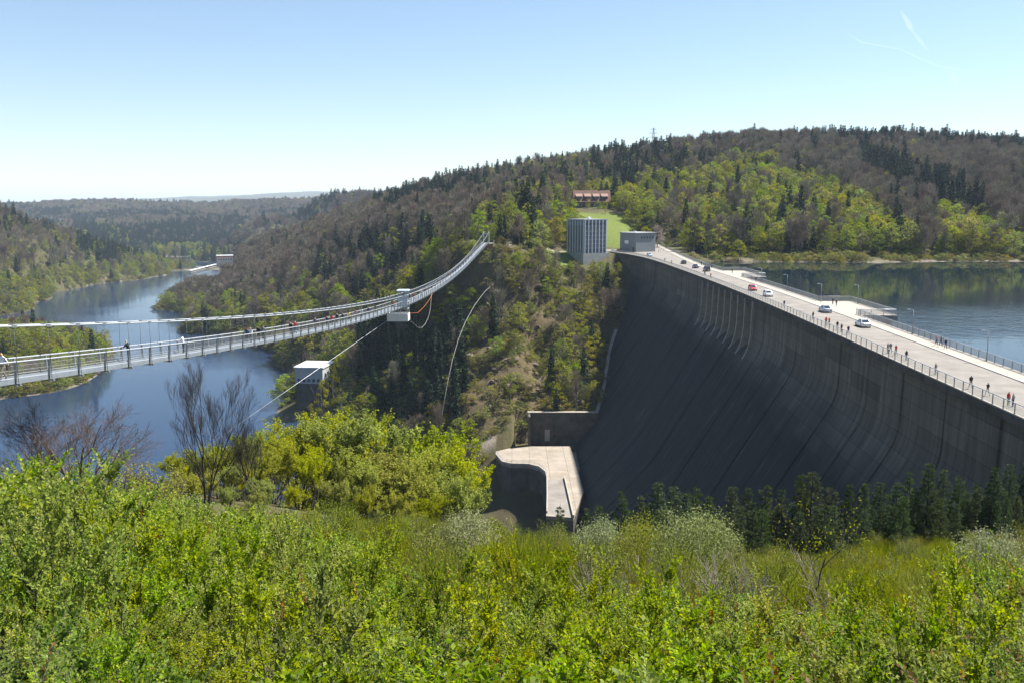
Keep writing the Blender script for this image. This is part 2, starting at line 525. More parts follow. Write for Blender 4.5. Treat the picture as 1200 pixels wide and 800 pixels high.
shc = t.ramp(n2, [(0.3, (0.12, 0.10, 0.075)), (0.7, (0.24, 0.215, 0.18))])
soil = t.mix(t.math('MULTIPLY', t.attr('shore'), t.ramp(n3, [(0.35, (0, 0, 0)), (0.55, (1, 1, 1))])), soil, shc)
soil = t.mix(t.attr('path'), soil, t.ramp(n2, [(0.3, (0.20, 0.175, 0.14)), (0.7, (0.29, 0.255, 0.21))]))
t.color(soil); t.set(Roughness=0.95); t.b.inputs['Specular IOR Level'].default_value = 0.1
t.bump(n3, 0.6, 0.8)
M_ground = t.m
gme = np_mesh('ground', np.stack([fx, fy, _zf], -1), quads, M_ground,
              {'meadow': ('POINT', mead), 'rock': ('POINT', rockm), 'path': ('POINT', pathm), 'shore': ('POINT', shore)}, smooth=True)
ground = link_mesh('ground', gme)
tag(ground, kind='structure')

# ------------------------------------------------------------------ water
def water_mat(name, deep, sc, strength, patch, spec, near=None, ro=0.08):
    t = NT(name)
    p = t.pos()
    t.color(deep)
    t.set(Roughness=ro, IOR=1.333); t.b.inputs['Specular IOR Level'].default_value = spec
    n = t.math('ADD', t.noise(sc, 3, 0.6, p), t.math('MULTIPLY', t.noise(sc * 0.22, 3, 0.6, p), 1.5))
    big = t.ramp(t.noise(patch, 3, 0.5, p), [(0.40, (0.12, 0.12, 0.12)), (0.60, (1, 1, 1))])
    if near:                                  # a breeze ruffles the water on the nearer side
        sy_ = t.node('ShaderNodeSeparateXYZ'); t.link(p, sy_.inputs[0])
        mr = t.node('ShaderNodeMapRange'); t.link(t.math('ADD', sy_.outputs[1], t.math('MULTIPLY', t.noise(0.02, 3, .5, p), 120.0)), mr.inputs[0])
        mr.inputs[1].default_value = near[0]; mr.inputs[2].default_value = near[1]; mr.inputs[3].default_value = 1.0; mr.inputs[4].default_value = 0.05
        big = t.math('MULTIPLY', big, mr.outputs[0])
    b = t.node('ShaderNodeBump'); b.inputs['Distance'].default_value = 0.25
    t.link(t.math('MULTIPLY', big, strength), b.inputs['Strength'])
    t.link(n, b.inputs['Height']); t.link(b.outputs[0], t.b.inputs['Normal'])
    return t.m
M_lake = water_mat('lake_water', (0.012, 0.026, 0.058), 0.7, 0.45, 0.006, 0.30)
M_reservoir = water_mat('reservoir_water', (0.008, 0.017, 0.026), 0.9, 0.40, 0.010, 0.23, (255, 335), 0.03)
m = MB()
m.add([(-1400, 150, -82), (40, 150, -82), (40, 2300, -82), (-1400, 2300, -82)], [(0, 1, 2, 3)])
tag(m.build('lake', M_lake), kind='structure')
m = MB()
ys = np.linspace(50, 455, 60)
pts = [(damx(y) + 7, y, -4.0) for y in ys] + [(900, 620, -4.0), (900, 30, -4.0)]
pts = [(q[0], q[1], q[2]) for q in pts]
m.add(pts, [tuple(reversed(range(len(pts))))])
tag(m.build('reservoir', M_reservoir), kind='structure')
# ------------------------------------------------------------------ dam
t = NT('dam_concrete')                       # weathered and jointed; shade is put into the colour, paler above, dark below
uv = t.node('ShaderNodeUVMap', uv_map='along').outputs[0]
sp = t.node('ShaderNodeSeparateXYZ'); t.link(uv, sp.inputs[0])
S_, D_ = sp.outputs[0], sp.outputs[1]
def stretch(sx, sy):
    mp = t.node('ShaderNodeMapping'); mp.inputs['Scale'].default_value = (sx, sy, 1); t.link(uv, mp.inputs[0]); return mp.outputs[0]
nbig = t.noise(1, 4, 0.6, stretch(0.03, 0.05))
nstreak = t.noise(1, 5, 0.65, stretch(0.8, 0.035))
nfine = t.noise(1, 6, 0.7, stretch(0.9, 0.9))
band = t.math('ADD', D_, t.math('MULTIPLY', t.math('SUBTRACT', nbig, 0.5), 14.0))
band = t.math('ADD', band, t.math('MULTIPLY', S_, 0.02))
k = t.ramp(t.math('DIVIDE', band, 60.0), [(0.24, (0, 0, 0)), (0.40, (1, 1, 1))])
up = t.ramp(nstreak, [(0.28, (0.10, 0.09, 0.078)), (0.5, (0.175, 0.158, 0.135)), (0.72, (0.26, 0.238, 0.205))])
lo = t.ramp(nstreak, [(0.28, (0.024, 0.0235, 0.024)), (0.55, (0.040, 0.039, 0.038)), (0.8, (0.068, 0.066, 0.063))])  # lower face: its shade painted into the streaked base colour
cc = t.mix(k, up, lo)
cc = t.mix(t.math('MULTIPLY', nfine, 0.45), cc, (0.03, 0.03, 0.03))
# lift lines of the pours, every 2.5 m, and chalky runs
lf = t.math('ABSOLUTE', t.math('SUBTRACT', t.math('FRACT', t.math('DIVIDE', D_, 2.5)), 0.5))
lf = t.math('GREATER_THAN', lf, 0.475)
cc = t.mix(t.math('MULTIPLY', lf, 0.35), cc, (0.02, 0.02, 0.02))
pan = t.node('ShaderNodeTexWhiteNoise', noise_dimensions='2D')
fl = t.node('ShaderNodeVectorMath', operation='FLOOR'); t.link(stretch(1 / 14.5, 1 / 2.5), fl.inputs[0]); t.link(fl.outputs[0], pan.inputs['Vector'])
cc = t.mix(t.math('MULTIPLY', pan.outputs[0], 0.45), cc, (0.03, 0.03, 0.03))
chalk = t.ramp(t.noise(1, 5, 0.75, stretch(0.55, 0.06)), [(0.58, (0, 0, 0)), (0.74, (1, 1, 1))])
cc = t.mix(t.math('MULTIPLY', chalk, 0.5), cc, (0.20, 0.20, 0.19))
t.color(cc); t.set(Roughness=0.9); t.b.inputs['Specular IOR Level'].default_value = 0.15
t.bump(nfine, 0.25, 0.06)
M_dam = t.m
M_conc = plain('pale_concrete', (0.30, 0.272, 0.235), 0.85, var=0.18, scale=0.8, spec=0.2)
M_conc_dark = plain('old_concrete', (0.085, 0.08, 0.072), 0.9, var=0.35, scale=0.35, spec=0.15)
M_kerb = plain('kerb_stone', (0.46, 0.43, 0.39), 0.8, var=0.12, scale=1.5, spec=0.2)
M_asphalt = plain('worn_asphalt', (0.19, 0.175, 0.158), 0.9, var=0.22, scale=0.25, spec=0.2)
M_white = plain('white_paint', (0.72, 0.72, 0.70), 0.5, var=0.05)
M_steel = plain('galvanised_steel', (0.25, 0.265, 0.28), 0.45, 0.5, var=0.12, scale=4)
M_steel_lt = plain('bright_zinc', (0.44, 0.46, 0.48), 0.4, 0.35, var=0.08, scale=4)
M_darkm = plain('dark_steel', (0.09, 0.095, 0.10), 0.5, 0.4, var=0.2, scale=4)
M_net_rail = netting('rail_mesh', (0.40, 0.41, 0.42), 0.5)
M_net_bridge = netting('bridge_mesh', (0.20, 0.20, 0.19), 0.11)
M_glass = plain('window_glass', (0.03, 0.045, 0.065), 0.08, spec=0.8, var=0.3)
M_black = plain('dark_opening', (0.02, 0.02, 0.022), 0.6)

def wpt(s, wd, z):
    x, y, nx_, ny_ = dam_pt(s)
    return (x - nx_ * wd, y - ny_ * wd, z)

def sweep(mb, prof, s0, s1, ds=3.0, mi=0, cap=True):
    """closed section of (inward distance, z), counter-clockwise, along the crest"""
    n = max(2, int(math.ceil((s1 - s0) / ds)) + 1)
    b = len(mb.v); k = len(prof)
    for s in np.linspace(s0, s1, n):
        for wd, z in prof: mb.v.append(wpt(s, wd, z))
    for i in range(n - 1):
        for j in range(k):
            a = b + i * k + j; a2 = b + i * k + (j + 1) % k
            mb.f.append((a, a2, a2 + k, a + k)); mb.m.append(mi); mb.smooth.append(False)
    if cap:
        mb.f.append(tuple(b + j for j in reversed(range(k)))); mb.m.append(mi); mb.smooth.append(False)
        e = b + (n - 1) * k
        mb.f.append(tuple(e + j for j in range(k))); mb.m.append(mi); mb.smooth.append(False)

SP0, SP1 = s_of_y(224), s_of_y(290)          # the spillway stretch
NFIN = 9
dam = empty('dam', (damx(250), 250, -82))
tag(dam, 'tall curved grey concrete dam wall carrying the road across the valley', 'dam')
dam_off = Vector(dam.location)
def dchild(mb, name, mat):
    o = mb.build(name, mat, dam); o.matrix_parent_inverse = Matrix.Translation(-dam_off); return o

JO = 14.5
stations = set(np.round(np.arange(0, DAM_LEN, 2.4), 2)) | {0.0, round(DAM_LEN, 2), round(SP0, 2), round(SP1, 2), round(SP0 + .05, 2), round(SP1 - .05, 2)}
joints = np.arange(6.0, DAM_LEN, JO)
for j in joints: stations |= {round(j - .32, 2), round(j - .2, 2), round(j + .2, 2), round(j + .32, 2)}
stations = np.array(sorted(stations))
ts = np.r_[0.3, 1.2, 2.0, 3.0, 3.4, np.arange(4, 44, 1.25), np.arange(44, 92, 2.0)]
V = []; UV = []
for s in stations:
    x, y, nx_, ny_ = dam_pt(s)
    groove = -0.28 if np.min(np.abs(joints - s)) < 0.25 else 0.0
    off = face_off(ts) + groove
    off = off + 0.12 * math.sin(s * 0.7) * 0.3 + (0.05 if int((s - 6) // JO) % 2 else -0.05)
    if SP0 < s < SP1:                        # bays stand back between the piers
        off = off - 1.5 * smooth(2.9, 3.3, ts) * (1 - smooth(12.5, 15.0, ts))
    V.append((x - nx_ * 12.2, y - ny_ * 12.2, -0.3)); UV.append((s, -12))
    for o_, t_ in zip(off, ts):
        V.append((x + nx_ * o_, y + ny_ * o_, -t_)); UV.append((s, t_))
    V.append((x - nx_ * 12.2, y - ny_ * 12.2, -90)); UV.append((s, 100))
V = np.array(V); UV = np.array(UV)
k = len(ts) + 2; n = len(stations)
ii = np.arange(n * k).reshape(n, k); jn = np.roll(ii, -1, axis=1)
Q = np.stack([ii[:-1], ii[1:], jn[1:], jn[:-1]], -1).reshape(-1, 4)
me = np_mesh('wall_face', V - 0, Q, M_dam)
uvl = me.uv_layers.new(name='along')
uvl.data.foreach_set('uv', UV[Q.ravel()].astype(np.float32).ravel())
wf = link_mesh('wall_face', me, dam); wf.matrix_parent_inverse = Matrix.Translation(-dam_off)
m = MB()
sweep(m, [(-0.75, -0.95), (13.0, -0.95), (13.0, -0.03), (-0.75, -0.03)], 0, s_of_y(466))
dchild(m, 'crest_slab', M_conc_dark)
for i in range(NFIN):                        # spillway piers
    s = SP0 + (SP1 - SP0) * i / (NFIN - 1)
    m = MB(); b = []
    tt = np.linspace(1.0, 15.5, 12)
    vv = []
    for t_ in tt:
        o_ = float(face_off(t_)) + 0.75 * (1 - smooth(9, 15.5, t_)) + 0.02
        for wd, ds_ in ((1.8, -.42), (1.8, .42), (-o_, .42), (-o_, -.42)):
            base = wd if wd > 0 else wd
            vv.append(wpt(s + ds_, (1.8 - float(face_off(t_))) if wd > 0 else wd, -t_))
    fs = [(0, 1, 2, 3), tuple(44 + q for q in (3, 2, 1, 0))]
    for a in range(11):
        for q in range(4): fs.append((a*4+q, (a+1)*4+q, (a+1)*4+(q+1) % 4, a*4+(q+1) % 4))
    m.add(vv, fs)
    dchild(m, 'spillway_pier', M_conc)
m = MB()
sweep(m, [(-0.55, -0.95), (-0.15, -0.95), (-0.15, -3.1), (-0.35, -3.1)], SP0, SP1)
dchild(m, 'spillway_beam', M_conc_dark)
# lookout bays on the water side, each on a pier
def bay(y0, y1, out):
    s0, s1 = s_of_y(y0), s_of_y(y1)
    return [wpt(s0, 12.6, 0)[:2], wpt(s0, 12.6 + out, 0)[:2], wpt(s1 + 2, 12.6 + out, 0)[:2], wpt(s1 + 2, 12.6, 0)[:2]]
BAYS = [bay(186, 213, 8.0), bay(292, 320, 8.0)]
for bpts in BAYS:
    m = MB(); m.poly(bpts, -1.1, 0.10); dchild(m, 'lookout_bay', M_conc)
    cx = sum(p[0] for p in bpts) / 4; cy_ = sum(p[1] for p in bpts) / 4
    inner = [(cx + (p[0] - cx) * 0.86, cy_ + (p[1] - cy_) * 0.86) for p in bpts]
    m = MB(); m.poly(inner, -30, -1.12); dchild(m, 'bay_pier', M_conc_dark)

# crest road, kerbs and pavements
S352 = s_of_y(352); S466 = s_of_y(466)
m = MB(); sweep(m, [(1.95, -0.025), (9.62, -0.025), (9.62, 0.0), (1.95, 0.0)], 0, S352 + 4)
tag(m.build('road', M_asphalt), kind='structure')
m = MB(); sweep(m, [(-0.70, -0.026), (1.75, -0.026), (1.75, 0.12), (-0.70, 0.12)], 0, S466)
sweep(m, [(9.82, -0.026), (12.96, -0.026), (12.96, 0.12), (9.82, 0.12)], 0, S352)
tag(m.build('pavement', M_conc), kind='structure')
m = MB(); sweep(m, [(1.753, -0.024), (1.947, -0.024), (1.947, 0.135), (1.753, 0.135)], 0, S466)
sweep(m, [(9.623, -0.024), (9.817, -0.024), (9.817, 0.135), (9.623, 0.135)], 0, S352)
tag(m.build('kerb', M_kerb), kind='structure')
# open space at the far end of the dam
UPL = [(wpt(S352, 12.9, 0)[0], wpt(S352, 12.9, 0)[1]), (80.6, 426), (85.0, 480), (89.5, 535), (94, 575)]
def offs(poly, d):
    out = []
    for i, p in enumerate(poly):
        a = poly[max(i - 1, 0)]; b = poly[min(i + 1, len(poly) - 1)]
        tx, ty = b[0] - a[0], b[1] - a[1]; L = math.hypot(tx, ty)
        out.append((p[0] - ty / L * d, p[1] + tx / L * d))
    return out
left = [wpt(s, 1.95, 0)[:2] for s in np.linspace(S352 + 4, S466, 30)]
plaza = offs(UPL, 3.1) 
plaza = left[:1] + plaza[1:] if False else plaza
outline = plaza + [(83, 582), (74, 520), (66, 500), (44, 496), (40, 482), (47, 470)] + left[::-1]
m = MB(); m.poly(outline, -1.2, 0.004)
tag(m.build('road', M_asphalt), kind='structure')
m = MB()
inn = offs(UPL, 3.1); out_ = UPL
m.poly([*out_, *inn[::-1]], -4.6, 0.12)
tag(m.build('pavement', M_conc), kind='structure')

# ------------------------------------------------------------------ railings
def railing(pts, label, base_z=0.12, step=2.5, h=1.15, post_mat=None, group=None):
    pts = [Vector((p[0], p[1], base_z)) for p in pts]
    L = [0.0]
    for a, b in zip(pts, pts[1:]): L.append(L[-1] + (b - a).length)
    def at(d):
        i = int(np.clip(np.searchsorted(L, d) - 1, 0, len(pts) - 2))
        k = (d - L[i]) / max(1e-6, L[i + 1] - L[i]); return pts[i].lerp(pts[i + 1], k)
    n = max(1, round(L[-1] / step)); ps = [at(L[-1] * i / n) for i in range(n + 1)]
    mid = ps[len(ps) // 2]
    r = empty('railing', mid); tag(r, label, 'railing', group)
    inv = Matrix.Translation(-mid)
    order = sorted(range(len(ps)), key=lambda i: ps[i].length)
    near = set(order[:100])
    pm = post_mat or M_steel
    rest = MB()
    for i, p in enumerate(ps):
        m = MB() if i in near else rest
        d = (ps[min(i + 1, n)] - ps[max(i - 1, 0)]); rz = math.atan2(d.y, d.x)
        m.box(p + Vector((0, 0, h / 2)), (0.11, 0.09, h), rz=rz)
        m.box(p + Vector((0, 0, 0.012)), (0.2, 0.2, 0.024), rz=rz)
        if i in near:
            o = m.build('post', pm, r); o.matrix_parent_inverse = inv
    if rest.v:
        o = rest.build('posts', pm, r); o.matrix_parent_inverse = inv; o['kind'] = 'stuff'
    m = MB(); m.tube([p + Vector((0, 0, h + 0.03)) for p in ps], 0.05, 6)
    o = m.build('handrail', M_steel_lt, r); o.matrix_parent_inverse = inv
    m = MB()
    for a, b in zip(ps, ps[1:]):
        m.bar(a + Vector((0, 0, .1)), b + Vector((0, 0, .1)), 0.04)
        u = (b - a).normalized() * 0.09; nrm = Vector((-u.y, u.x, 0)).normalized() * 0.012
        m.add([a + u + Vector((0, 0, .12)), b - u + Vector((0, 0, .12)), b - u + Vector((0, 0, h - .03)), a + u + Vector((0, 0, h - .03))], [(0, 1, 2, 3)])
    o = m.build('mesh_panel', M_net_rail, r); o.matrix_parent_inverse = inv
    return r
railing([wpt(s, -0.55, 0)[:2] for s in np.linspace(0, S466, 150)], 'grey mesh railing along the valley edge of the dam road')
b0, b1 = BAYS
sB0, sB1, sA0, sA1 = s_of_y(188), s_of_y(213) + 2, s_of_y(294), s_of_y(320) + 2
railing([wpt(s, 12.8, 0)[:2] for s in np.linspace(0, sB0, 60)] + [], 'grey mesh railing on the water side before the nearer lookout bay')
def bayrail(bp, label):
    cx = sum(p[0] for p in bp) / 4; cy_ = sum(p[1] for p in bp) / 4
    q = [(cx + (p[0] - cx) * 0.96, cy_ + (p[1] - cy_) * 0.96) for p in bp]
    railing([q[0], q[1], q[2], (bp[3][0] + 0.2, bp[3][1])], label)
bayrail(b0, 'grey mesh railing round the nearer lookout bay over the reservoir')
bayrail(b1, 'grey mesh railing round the farther lookout bay over the reservoir')
railing([wpt(s, 12.8, 0)[:2] for s in np.linspace(sB1, sA0, 50)], 'grey mesh railing on the water side between the two lookout bays')
railing([wpt(s, 12.8, 0)[:2] for s in np.linspace(sA1, S352, 12)] + [(p[0] - .2, p[1]) for p in UPL[1:]], 'grey mesh railing on the water side beyond the farther lookout bay')

# ------------------------------------------------------------------ works at the foot of the dam
t = NT('slab_concrete')
p = t.pos()
br = t.node('ShaderNodeTexBrick'); br.inputs['Scale'].default_value = 0.16; br.inputs['Mortar Size'].default_value = 0.012; br.offset = 0
br.inputs['Color1'].default_value = (0.29, 0.255, 0.21, 1); br.inputs['Color2'].default_value = (0.25, 0.22, 0.185, 1); br.inputs['Mortar'].default_value = (0.11, 0.10, 0.085, 1)
br.inputs['Brick Width'].default_value = 1.0; br.inputs['Row Height'].default_value = 1.3
t.link(p, br.inputs['Vector'])
st_ = t.ramp(t.noise(0.16, 6, 0.75, p), [(0.42, (0, 0, 0)), (0.62, (1, 1, 1))])
t.color(t.mix(t.math('MULTIPLY', st_, 0.55), br.outputs[0], (0.15, 0.13, 0.10)))
t.set(Roughness=0.9); t.b.inputs['Specular IOR Level'].default_value = 0.15
M_slab = t.m
ap = empty('concrete_apron', (8, 280, AZ)); tag(ap, 'pale concrete apron with a curved edge at the foot of the dam', 'apron')
def achild(mb, name, mat, par, loc):
    o = mb.build(name, mat, par); o.matrix_parent_inverse = Matrix.Translation(-Vector(loc)); return o
ccw = APRON if sum(APRON[i-1][0]*APRON[i][1]-APRON[i][0]*APRON[i-1][1] for i in range(len(APRON))) > 0 else APRON[::-1]
cut = AZ - 1.0
m = MB(); m.poly(ccw, cut, AZ); achild(m, 'slab', M_slab, ap, (8, 280, AZ))
m = MB(); m.poly(ccw, -84, cut - 0.004); achild(m, 'retaining_face', M_conc_dark, ap, (8, 280, AZ))
edge = [onz(px, py, AZ) for px, py in ((641,601),(641.3,580),(641,560),(639.5,554),(632,548),(620,545),(599,544.5),(588.5,542),(581,533))]
m = MB()
for a, b in zip(edge, edge[1:]): m.bar((a[0], a[1], AZ + .35), (b[0], b[1], AZ + .35), 0.35, 0.7)
achild(m, 'coping', M_conc, ap, (8, 280, AZ))
m = MB()
m2 = MB()
for a, b in zip(edge, edge[1:]):
    nn = max(1, int((Vector(b) - Vector(a)).length / 1.6))
    for q in range(nn): 
        c0 = Vector(a).lerp(Vector(b), q / nn); m2.bar((c0.x, c0.y, AZ + .7), (c0.x, c0.y, AZ + 1.75), .07)
    for zz in (1.25, 1.75): m2.bar((a[0], a[1], AZ + zz), (b[0], b[1], AZ + zz), .06)
achild(m2, 'guard_rail', M_steel_lt, ap, (8, 280, AZ))
ra = onz(661.5, 560, AZ); rb = onz(672, 606, AZ)
m.bar((ra[0], ra[1], AZ + .4), (rb[0], rb[1], AZ + .4), 0.4, 0.8)
achild(m, 'side_wall', M_conc, ap, (8, 280, AZ))
rp = [onz(642, 602, AZ), onz(670.6, 605, AZ), onz(661, 561, AZ), onz(642, 561, AZ)]
m = MB(); m.add([(q[0], q[1], AZ + .006) for q in rp], [(0, 1, 2, 3)])
achild(m, 'ramp', M_asphalt, ap, (8, 280, AZ))
# wall at the back of the apron, with its door
wl = empty('retaining_wall', (14, 331, AZ)); tag(wl, 'dark concrete wall with a door at the back of the pale apron', 'wall')
wa = onY(619, 520, 330); wb = onY(700, 520, 330)
m = MB(); m.box(((wa[0] + wb[0]) / 2, 331.2, AZ + 4.6), (wb[0] - wa[0], 1.4, 13.0)); achild(m, 'wall', M_conc_dark, wl, (14, 331, AZ))
m = MB(); m.box(((wa[0] + wb[0]) / 2, 331.1, AZ + 11.25), (wb[0] - wa[0] + .5, 1.9, 0.28)); achild(m, 'coping', M_conc, wl, (14, 331, AZ))
m = MB(); m.box((wa[0] + 7.2, 330.46, AZ + 2.4), (1.9, 0.12, 4.4)); achild(m, 'door', plain('grey_door', (0.30, 0.29, 0.27), 0.6), wl, (14, 331, AZ))
m = MB(); m.box((wa[0] + .35, 327.0, AZ + 4.6), (0.7, 7.0, 13.0)); achild(m, 'wing', M_conc_dark, wl, (14, 331, AZ))
# stepped gutter up the bank where it meets the dam
gt = empty('bank_gutter', (24, 345, -50)); tag(gt, 'pale concrete gutter climbing the bank beside the dam face', 'gutter')
m = MB(); prev = None
for s in np.linspace(s_of_y(333), s_of_y(405), 40):
    x, y, nx_, ny_ = dam_pt(s)
    dep = np.interp(y, [333, 345, 370, 405], [53, 50, 41, 30])
    for _ in range(6):
        o_ = float(face_off(dep)) + 0.9
        dep = -H1(x + nx_ * o_, y + ny_ * o_)
    q = (x + nx_ * o_, y + ny_ * o_, -dep + 0.15)
    if prev: m.bar(prev, q, 1.3, 0.7)
    prev = q
achild(m, 'channel', M_conc, gt, (24, 345, -50))
# ------------------------------------------------------------------ buildings
M_bluegrey = plain('blue_grey_panel', (0.15, 0.19, 0.25), 0.6, var=0.1)
M_fin = plain('pale_fin', (0.50, 0.53, 0.56), 0.6, var=0.08)
M_roofgrey = plain('roof_felt', (0.33, 0.35, 0.37), 0.7, var=0.12, scale=0.6)
M_wallgrey = plain('grey_render', (0.20, 0.22, 0.235), 0.85, var=0.10, scale=0.9)
M_tile = plain('clay_tiles', (0.13, 0.062, 0.045), 0.8, var=0.3, scale=1.2)
M_tile_lt = plain('faded_tiles', (0.22, 0.14, 0.11), 0.8, var=0.2, scale=1.2)
M_timber = plain('dark_timber', (0.045, 0.05, 0.06), 0.8, var=0.3)
M_render_w = plain('white_render', (0.36, 0.375, 0.38), 0.8, var=0.08, scale=0.5)
M_base = plain('base_concrete', (0.34, 0.34, 0.33), 0.85, var=0.15, scale=0.5)

M_glass_lt = plain('curtain_glass', (0.075, 0.10, 0.14), 0.15, spec=0.8, var=0.3)
# valve tower: 14 m square, turned about 32 degrees
vt = empty('valve_tower', (36, 450, 0), R(32.5)); tag(vt, 'tall flat-roofed blue-grey tower with pale upright fins at the end of the dam', 'tower')
W_, D2, HT = 14.0, 14.0, 16.4
m = MB(); m.box((W_/2, D2/2, HT/2), (W_, D2, HT)); m.build('walls', M_bluegrey, vt)
m = MB(); m.box((W_/2 + .3, D2/2, -5.05), (W_ + 2.2, D2 + 1.0, 10.0)); m.build('base', M_base, vt)
m = MB(); m.box((W_/2, D2/2, HT + .28), (W_ + 1.0, D2 + 1.0, .5)); rf = m.build('roof', M_roofgrey, vt)
m = MB(); m.box((W_*.55, D2*.45, HT + 1.0), (1.6, 1.6, .9)); m.tube([(W_*.55, D2*.45, HT + 1.45), (W_*.55, D2*.45, HT + 1.7)], 0.35, 8); m.build('vent', M_white, rf)
def fin(x, y, dx, dy):
    m = MB(); m.box((x, y, HT/2), (dx, dy, HT - .02)); m.build('fin', M_fin, vt)
for i in range(7): fin(0.3 + (W_ - .6) * i / 6, -.25, .42, .5)
for i in range(7): fin(-.25, .3 + (D2 - .6) * i / 6, .5, .42)
for i in range(6):
    cx = 0.3 + (W_ - .6) * (i + .5) / 6
    m = MB(); m.box((cx, -.06, 6.7), (1.35, .12, 12.6)); g = m.build('window', M_glass_lt, vt)
    m = MB()
    for z in (2.5, 4.6, 6.7, 8.8, 10.9): m.box((cx, -.15, z), (1.35, .06, .16))
    m.build('frame', M_fin, g)
    m = MB(); m.box((cx, -.10, 14.5), (1.0, .2, 1.1)); m.build('window', M_glass, vt)
    m = MB(); m.box((-.06, cx, 7.2), (.12, 1.3, 13.4)); m.build('window', M_glass_lt, vt)

# plain block house beside it
bh = empty('block_house', (63.6, 462, 0), R(32)); tag(bh, 'low grey block building with a flat roof and small high windows', 'building')
m = MB(); m.box((6.5, 6.5, 4.8), (13, 13, 9.6)); m.build('walls', M_wallgrey, bh)
m = MB(); m.box((6.5, 6.5, 9.78), (13.9, 13.9, .36)); rf = m.build('roof', M_roofgrey, bh)
m = MB(); m.box((5, 7, 10.25), (1.3, 1.3, .55)); m.build('vent', M_white, rf)
for i in range(5):
    m = MB(); m.box((3.6 + i * 1.9, -.03, 7.3), (.75, .1, 1.0)); m.build('window', M_glass, bh)
m = MB(); m.box((-.05, 7.6, 5.0), (.1, 3.0, 1.7)); m.build('sign_board', M_white, bh)
m = MB(); m.box((-.05, 2.0, 1.25), (.1, 1.3, 2.5)); m.build('door', M_darkm, bh)

# guest house above the meadow
hz = H1(55, 632) - 0.4
hs = empty('guest_house', (43.5, 630, hz), R(4)); tag(hs, 'long dark timber house with an orange-brown tiled roof and four dormers', 'house')
Lh, Wh, He, Hr = 25.0, 11.0, 4.6, 11.8
m = MB()
m.add([(0,0,-3),(Lh,0,-3),(Lh,Wh,-3),(0,Wh,-3),(0,0,He),(Lh,0,He),(Lh,Wh,He),(0,Wh,He),(0,Wh/2,Hr-.1),(Lh,Wh/2,Hr-.1)],
      [(0,1,5,4),(2,3,7,6),(1,2,6,9,5),(3,0,4,8,7)])
m.build('walls', M_timber, hs)
m = MB()
for sgn in (0, 1):
    y0 = -.7 if sgn == 0 else Wh + .7
    z0 = He - .7 * (Hr - He) / (Wh / 2)
    a = [(-.6, y0, z0), (Lh + .6, y0, z0), (Lh + .6, Wh/2, Hr), (-.6, Wh/2, Hr)]
    b = [(q[0], q[1], q[2] + .28) for q in a]
    m.add(a + b, [(3,2,1,0),(4,5,6,7),(0,1,5,4),(1,2,6,5),(2,3,7,6),(3,0,4,7)])
rf = m.build('roof', M_tile, hs)
m = MB(); m.box((19, Wh/2 + .6, Hr + .9), (1.1, .9, 2.2)); m.build('chimney', M_tile, rf)
for i in range(4):
    x0 = 1.3 + i * 6.0
    m = MB()
    y0, y1 = 0.9, 4.6; zb = He + 1.2; zt = Hr - .6
    # cheeks and front under a shed roof
    m.add([(x0, y0, zb), (x0 + 4, y0, zb), (x0 + 4, y0, zb + 2.0), (x0, y0, zb + 2.0), (x0, y1, zb + 4.0), (x0 + 4, y1, zb + 4.0)], [(0,1,2,3),(0,3,4),(1,5,2)])
    d = m.build('dormer', M_timber, hs)
    m = MB()
    a = [(x0 - .35, y0 - .5, zb + 1.85), (x0 + 4.35, y0 - .5, zb + 1.85), (x0 + 4.35, y1 + .3, zb + 4.45), (x0 - .35, y1 + .3, zb + 4.45)]
    b = [(q[0], q[1], q[2] + .2) for q in a]
    m.add(a + b, [(3,2,1,0),(4,5,6,7),(0,1,5,4),(1,2,6,5),(2,3,7,6),(3,0,4,7)])
    m.build('dormer_roof', M_tile_lt, d)
    m = MB()
    for q in (0.35, 1.5, 2.65): m.box((x0 + q + .5, y0 - .04, zb + 1.05), (.95, .08, 1.2))
    m.build('pane', M_glass, d)
for i in range(8):
    m = MB(); m.box((1.8 + i * 3.05, -.04, 2.1), (1.3, .08, 1.5)); wdw = m.build('window', M_glass, hs)
    m = MB(); m.box((1.8 + i * 3.05, -.10, 2.1), (.08, .05, 1.5)); m.box((1.8 + i * 3.05, -.10, 1.3), (1.5, .1, .1)); m.build('frame', M_white, wdw)
for z in (2.0, 5.6):
    m = MB(); m.box((Lh + .04, Wh/2, z), (.08, 1.6, 1.5)); m.build('window', M_glass, hs)

# intake house standing in the lower lake
ib = empty('intake_house', (-108.3, 440, -82), R(-7)); tag(ib, 'small white flat-roofed intake house on a dark pier standing in the lake', 'building')
m = MB(); m.box((7.1, 9, 3.5), (13.4, 17.0, 29.0)); m.build('pier', M_conc_dark, ib)
m = MB(); m.box((7.1, 9, 21.9), (14.2, 17.8, 7.8)); m.build('walls', M_render_w, ib)
m = MB(); m.box((7.1, 9, 26.1), (15.2, 18.8, .6)); m.build('roof', M_white, ib)
for i in range(5):
    m = MB(); m.box((2.0 + i * 2.5, .06, 19.6), (1.5, .14, 1.6)); m.build('window', M_glass, ib)
for i in range(3):
    m = MB(); m.box((14.23, 4 + i * 4.5, 22), (.1, 1.5, 2.0)); m.build('window', M_glass, ib)

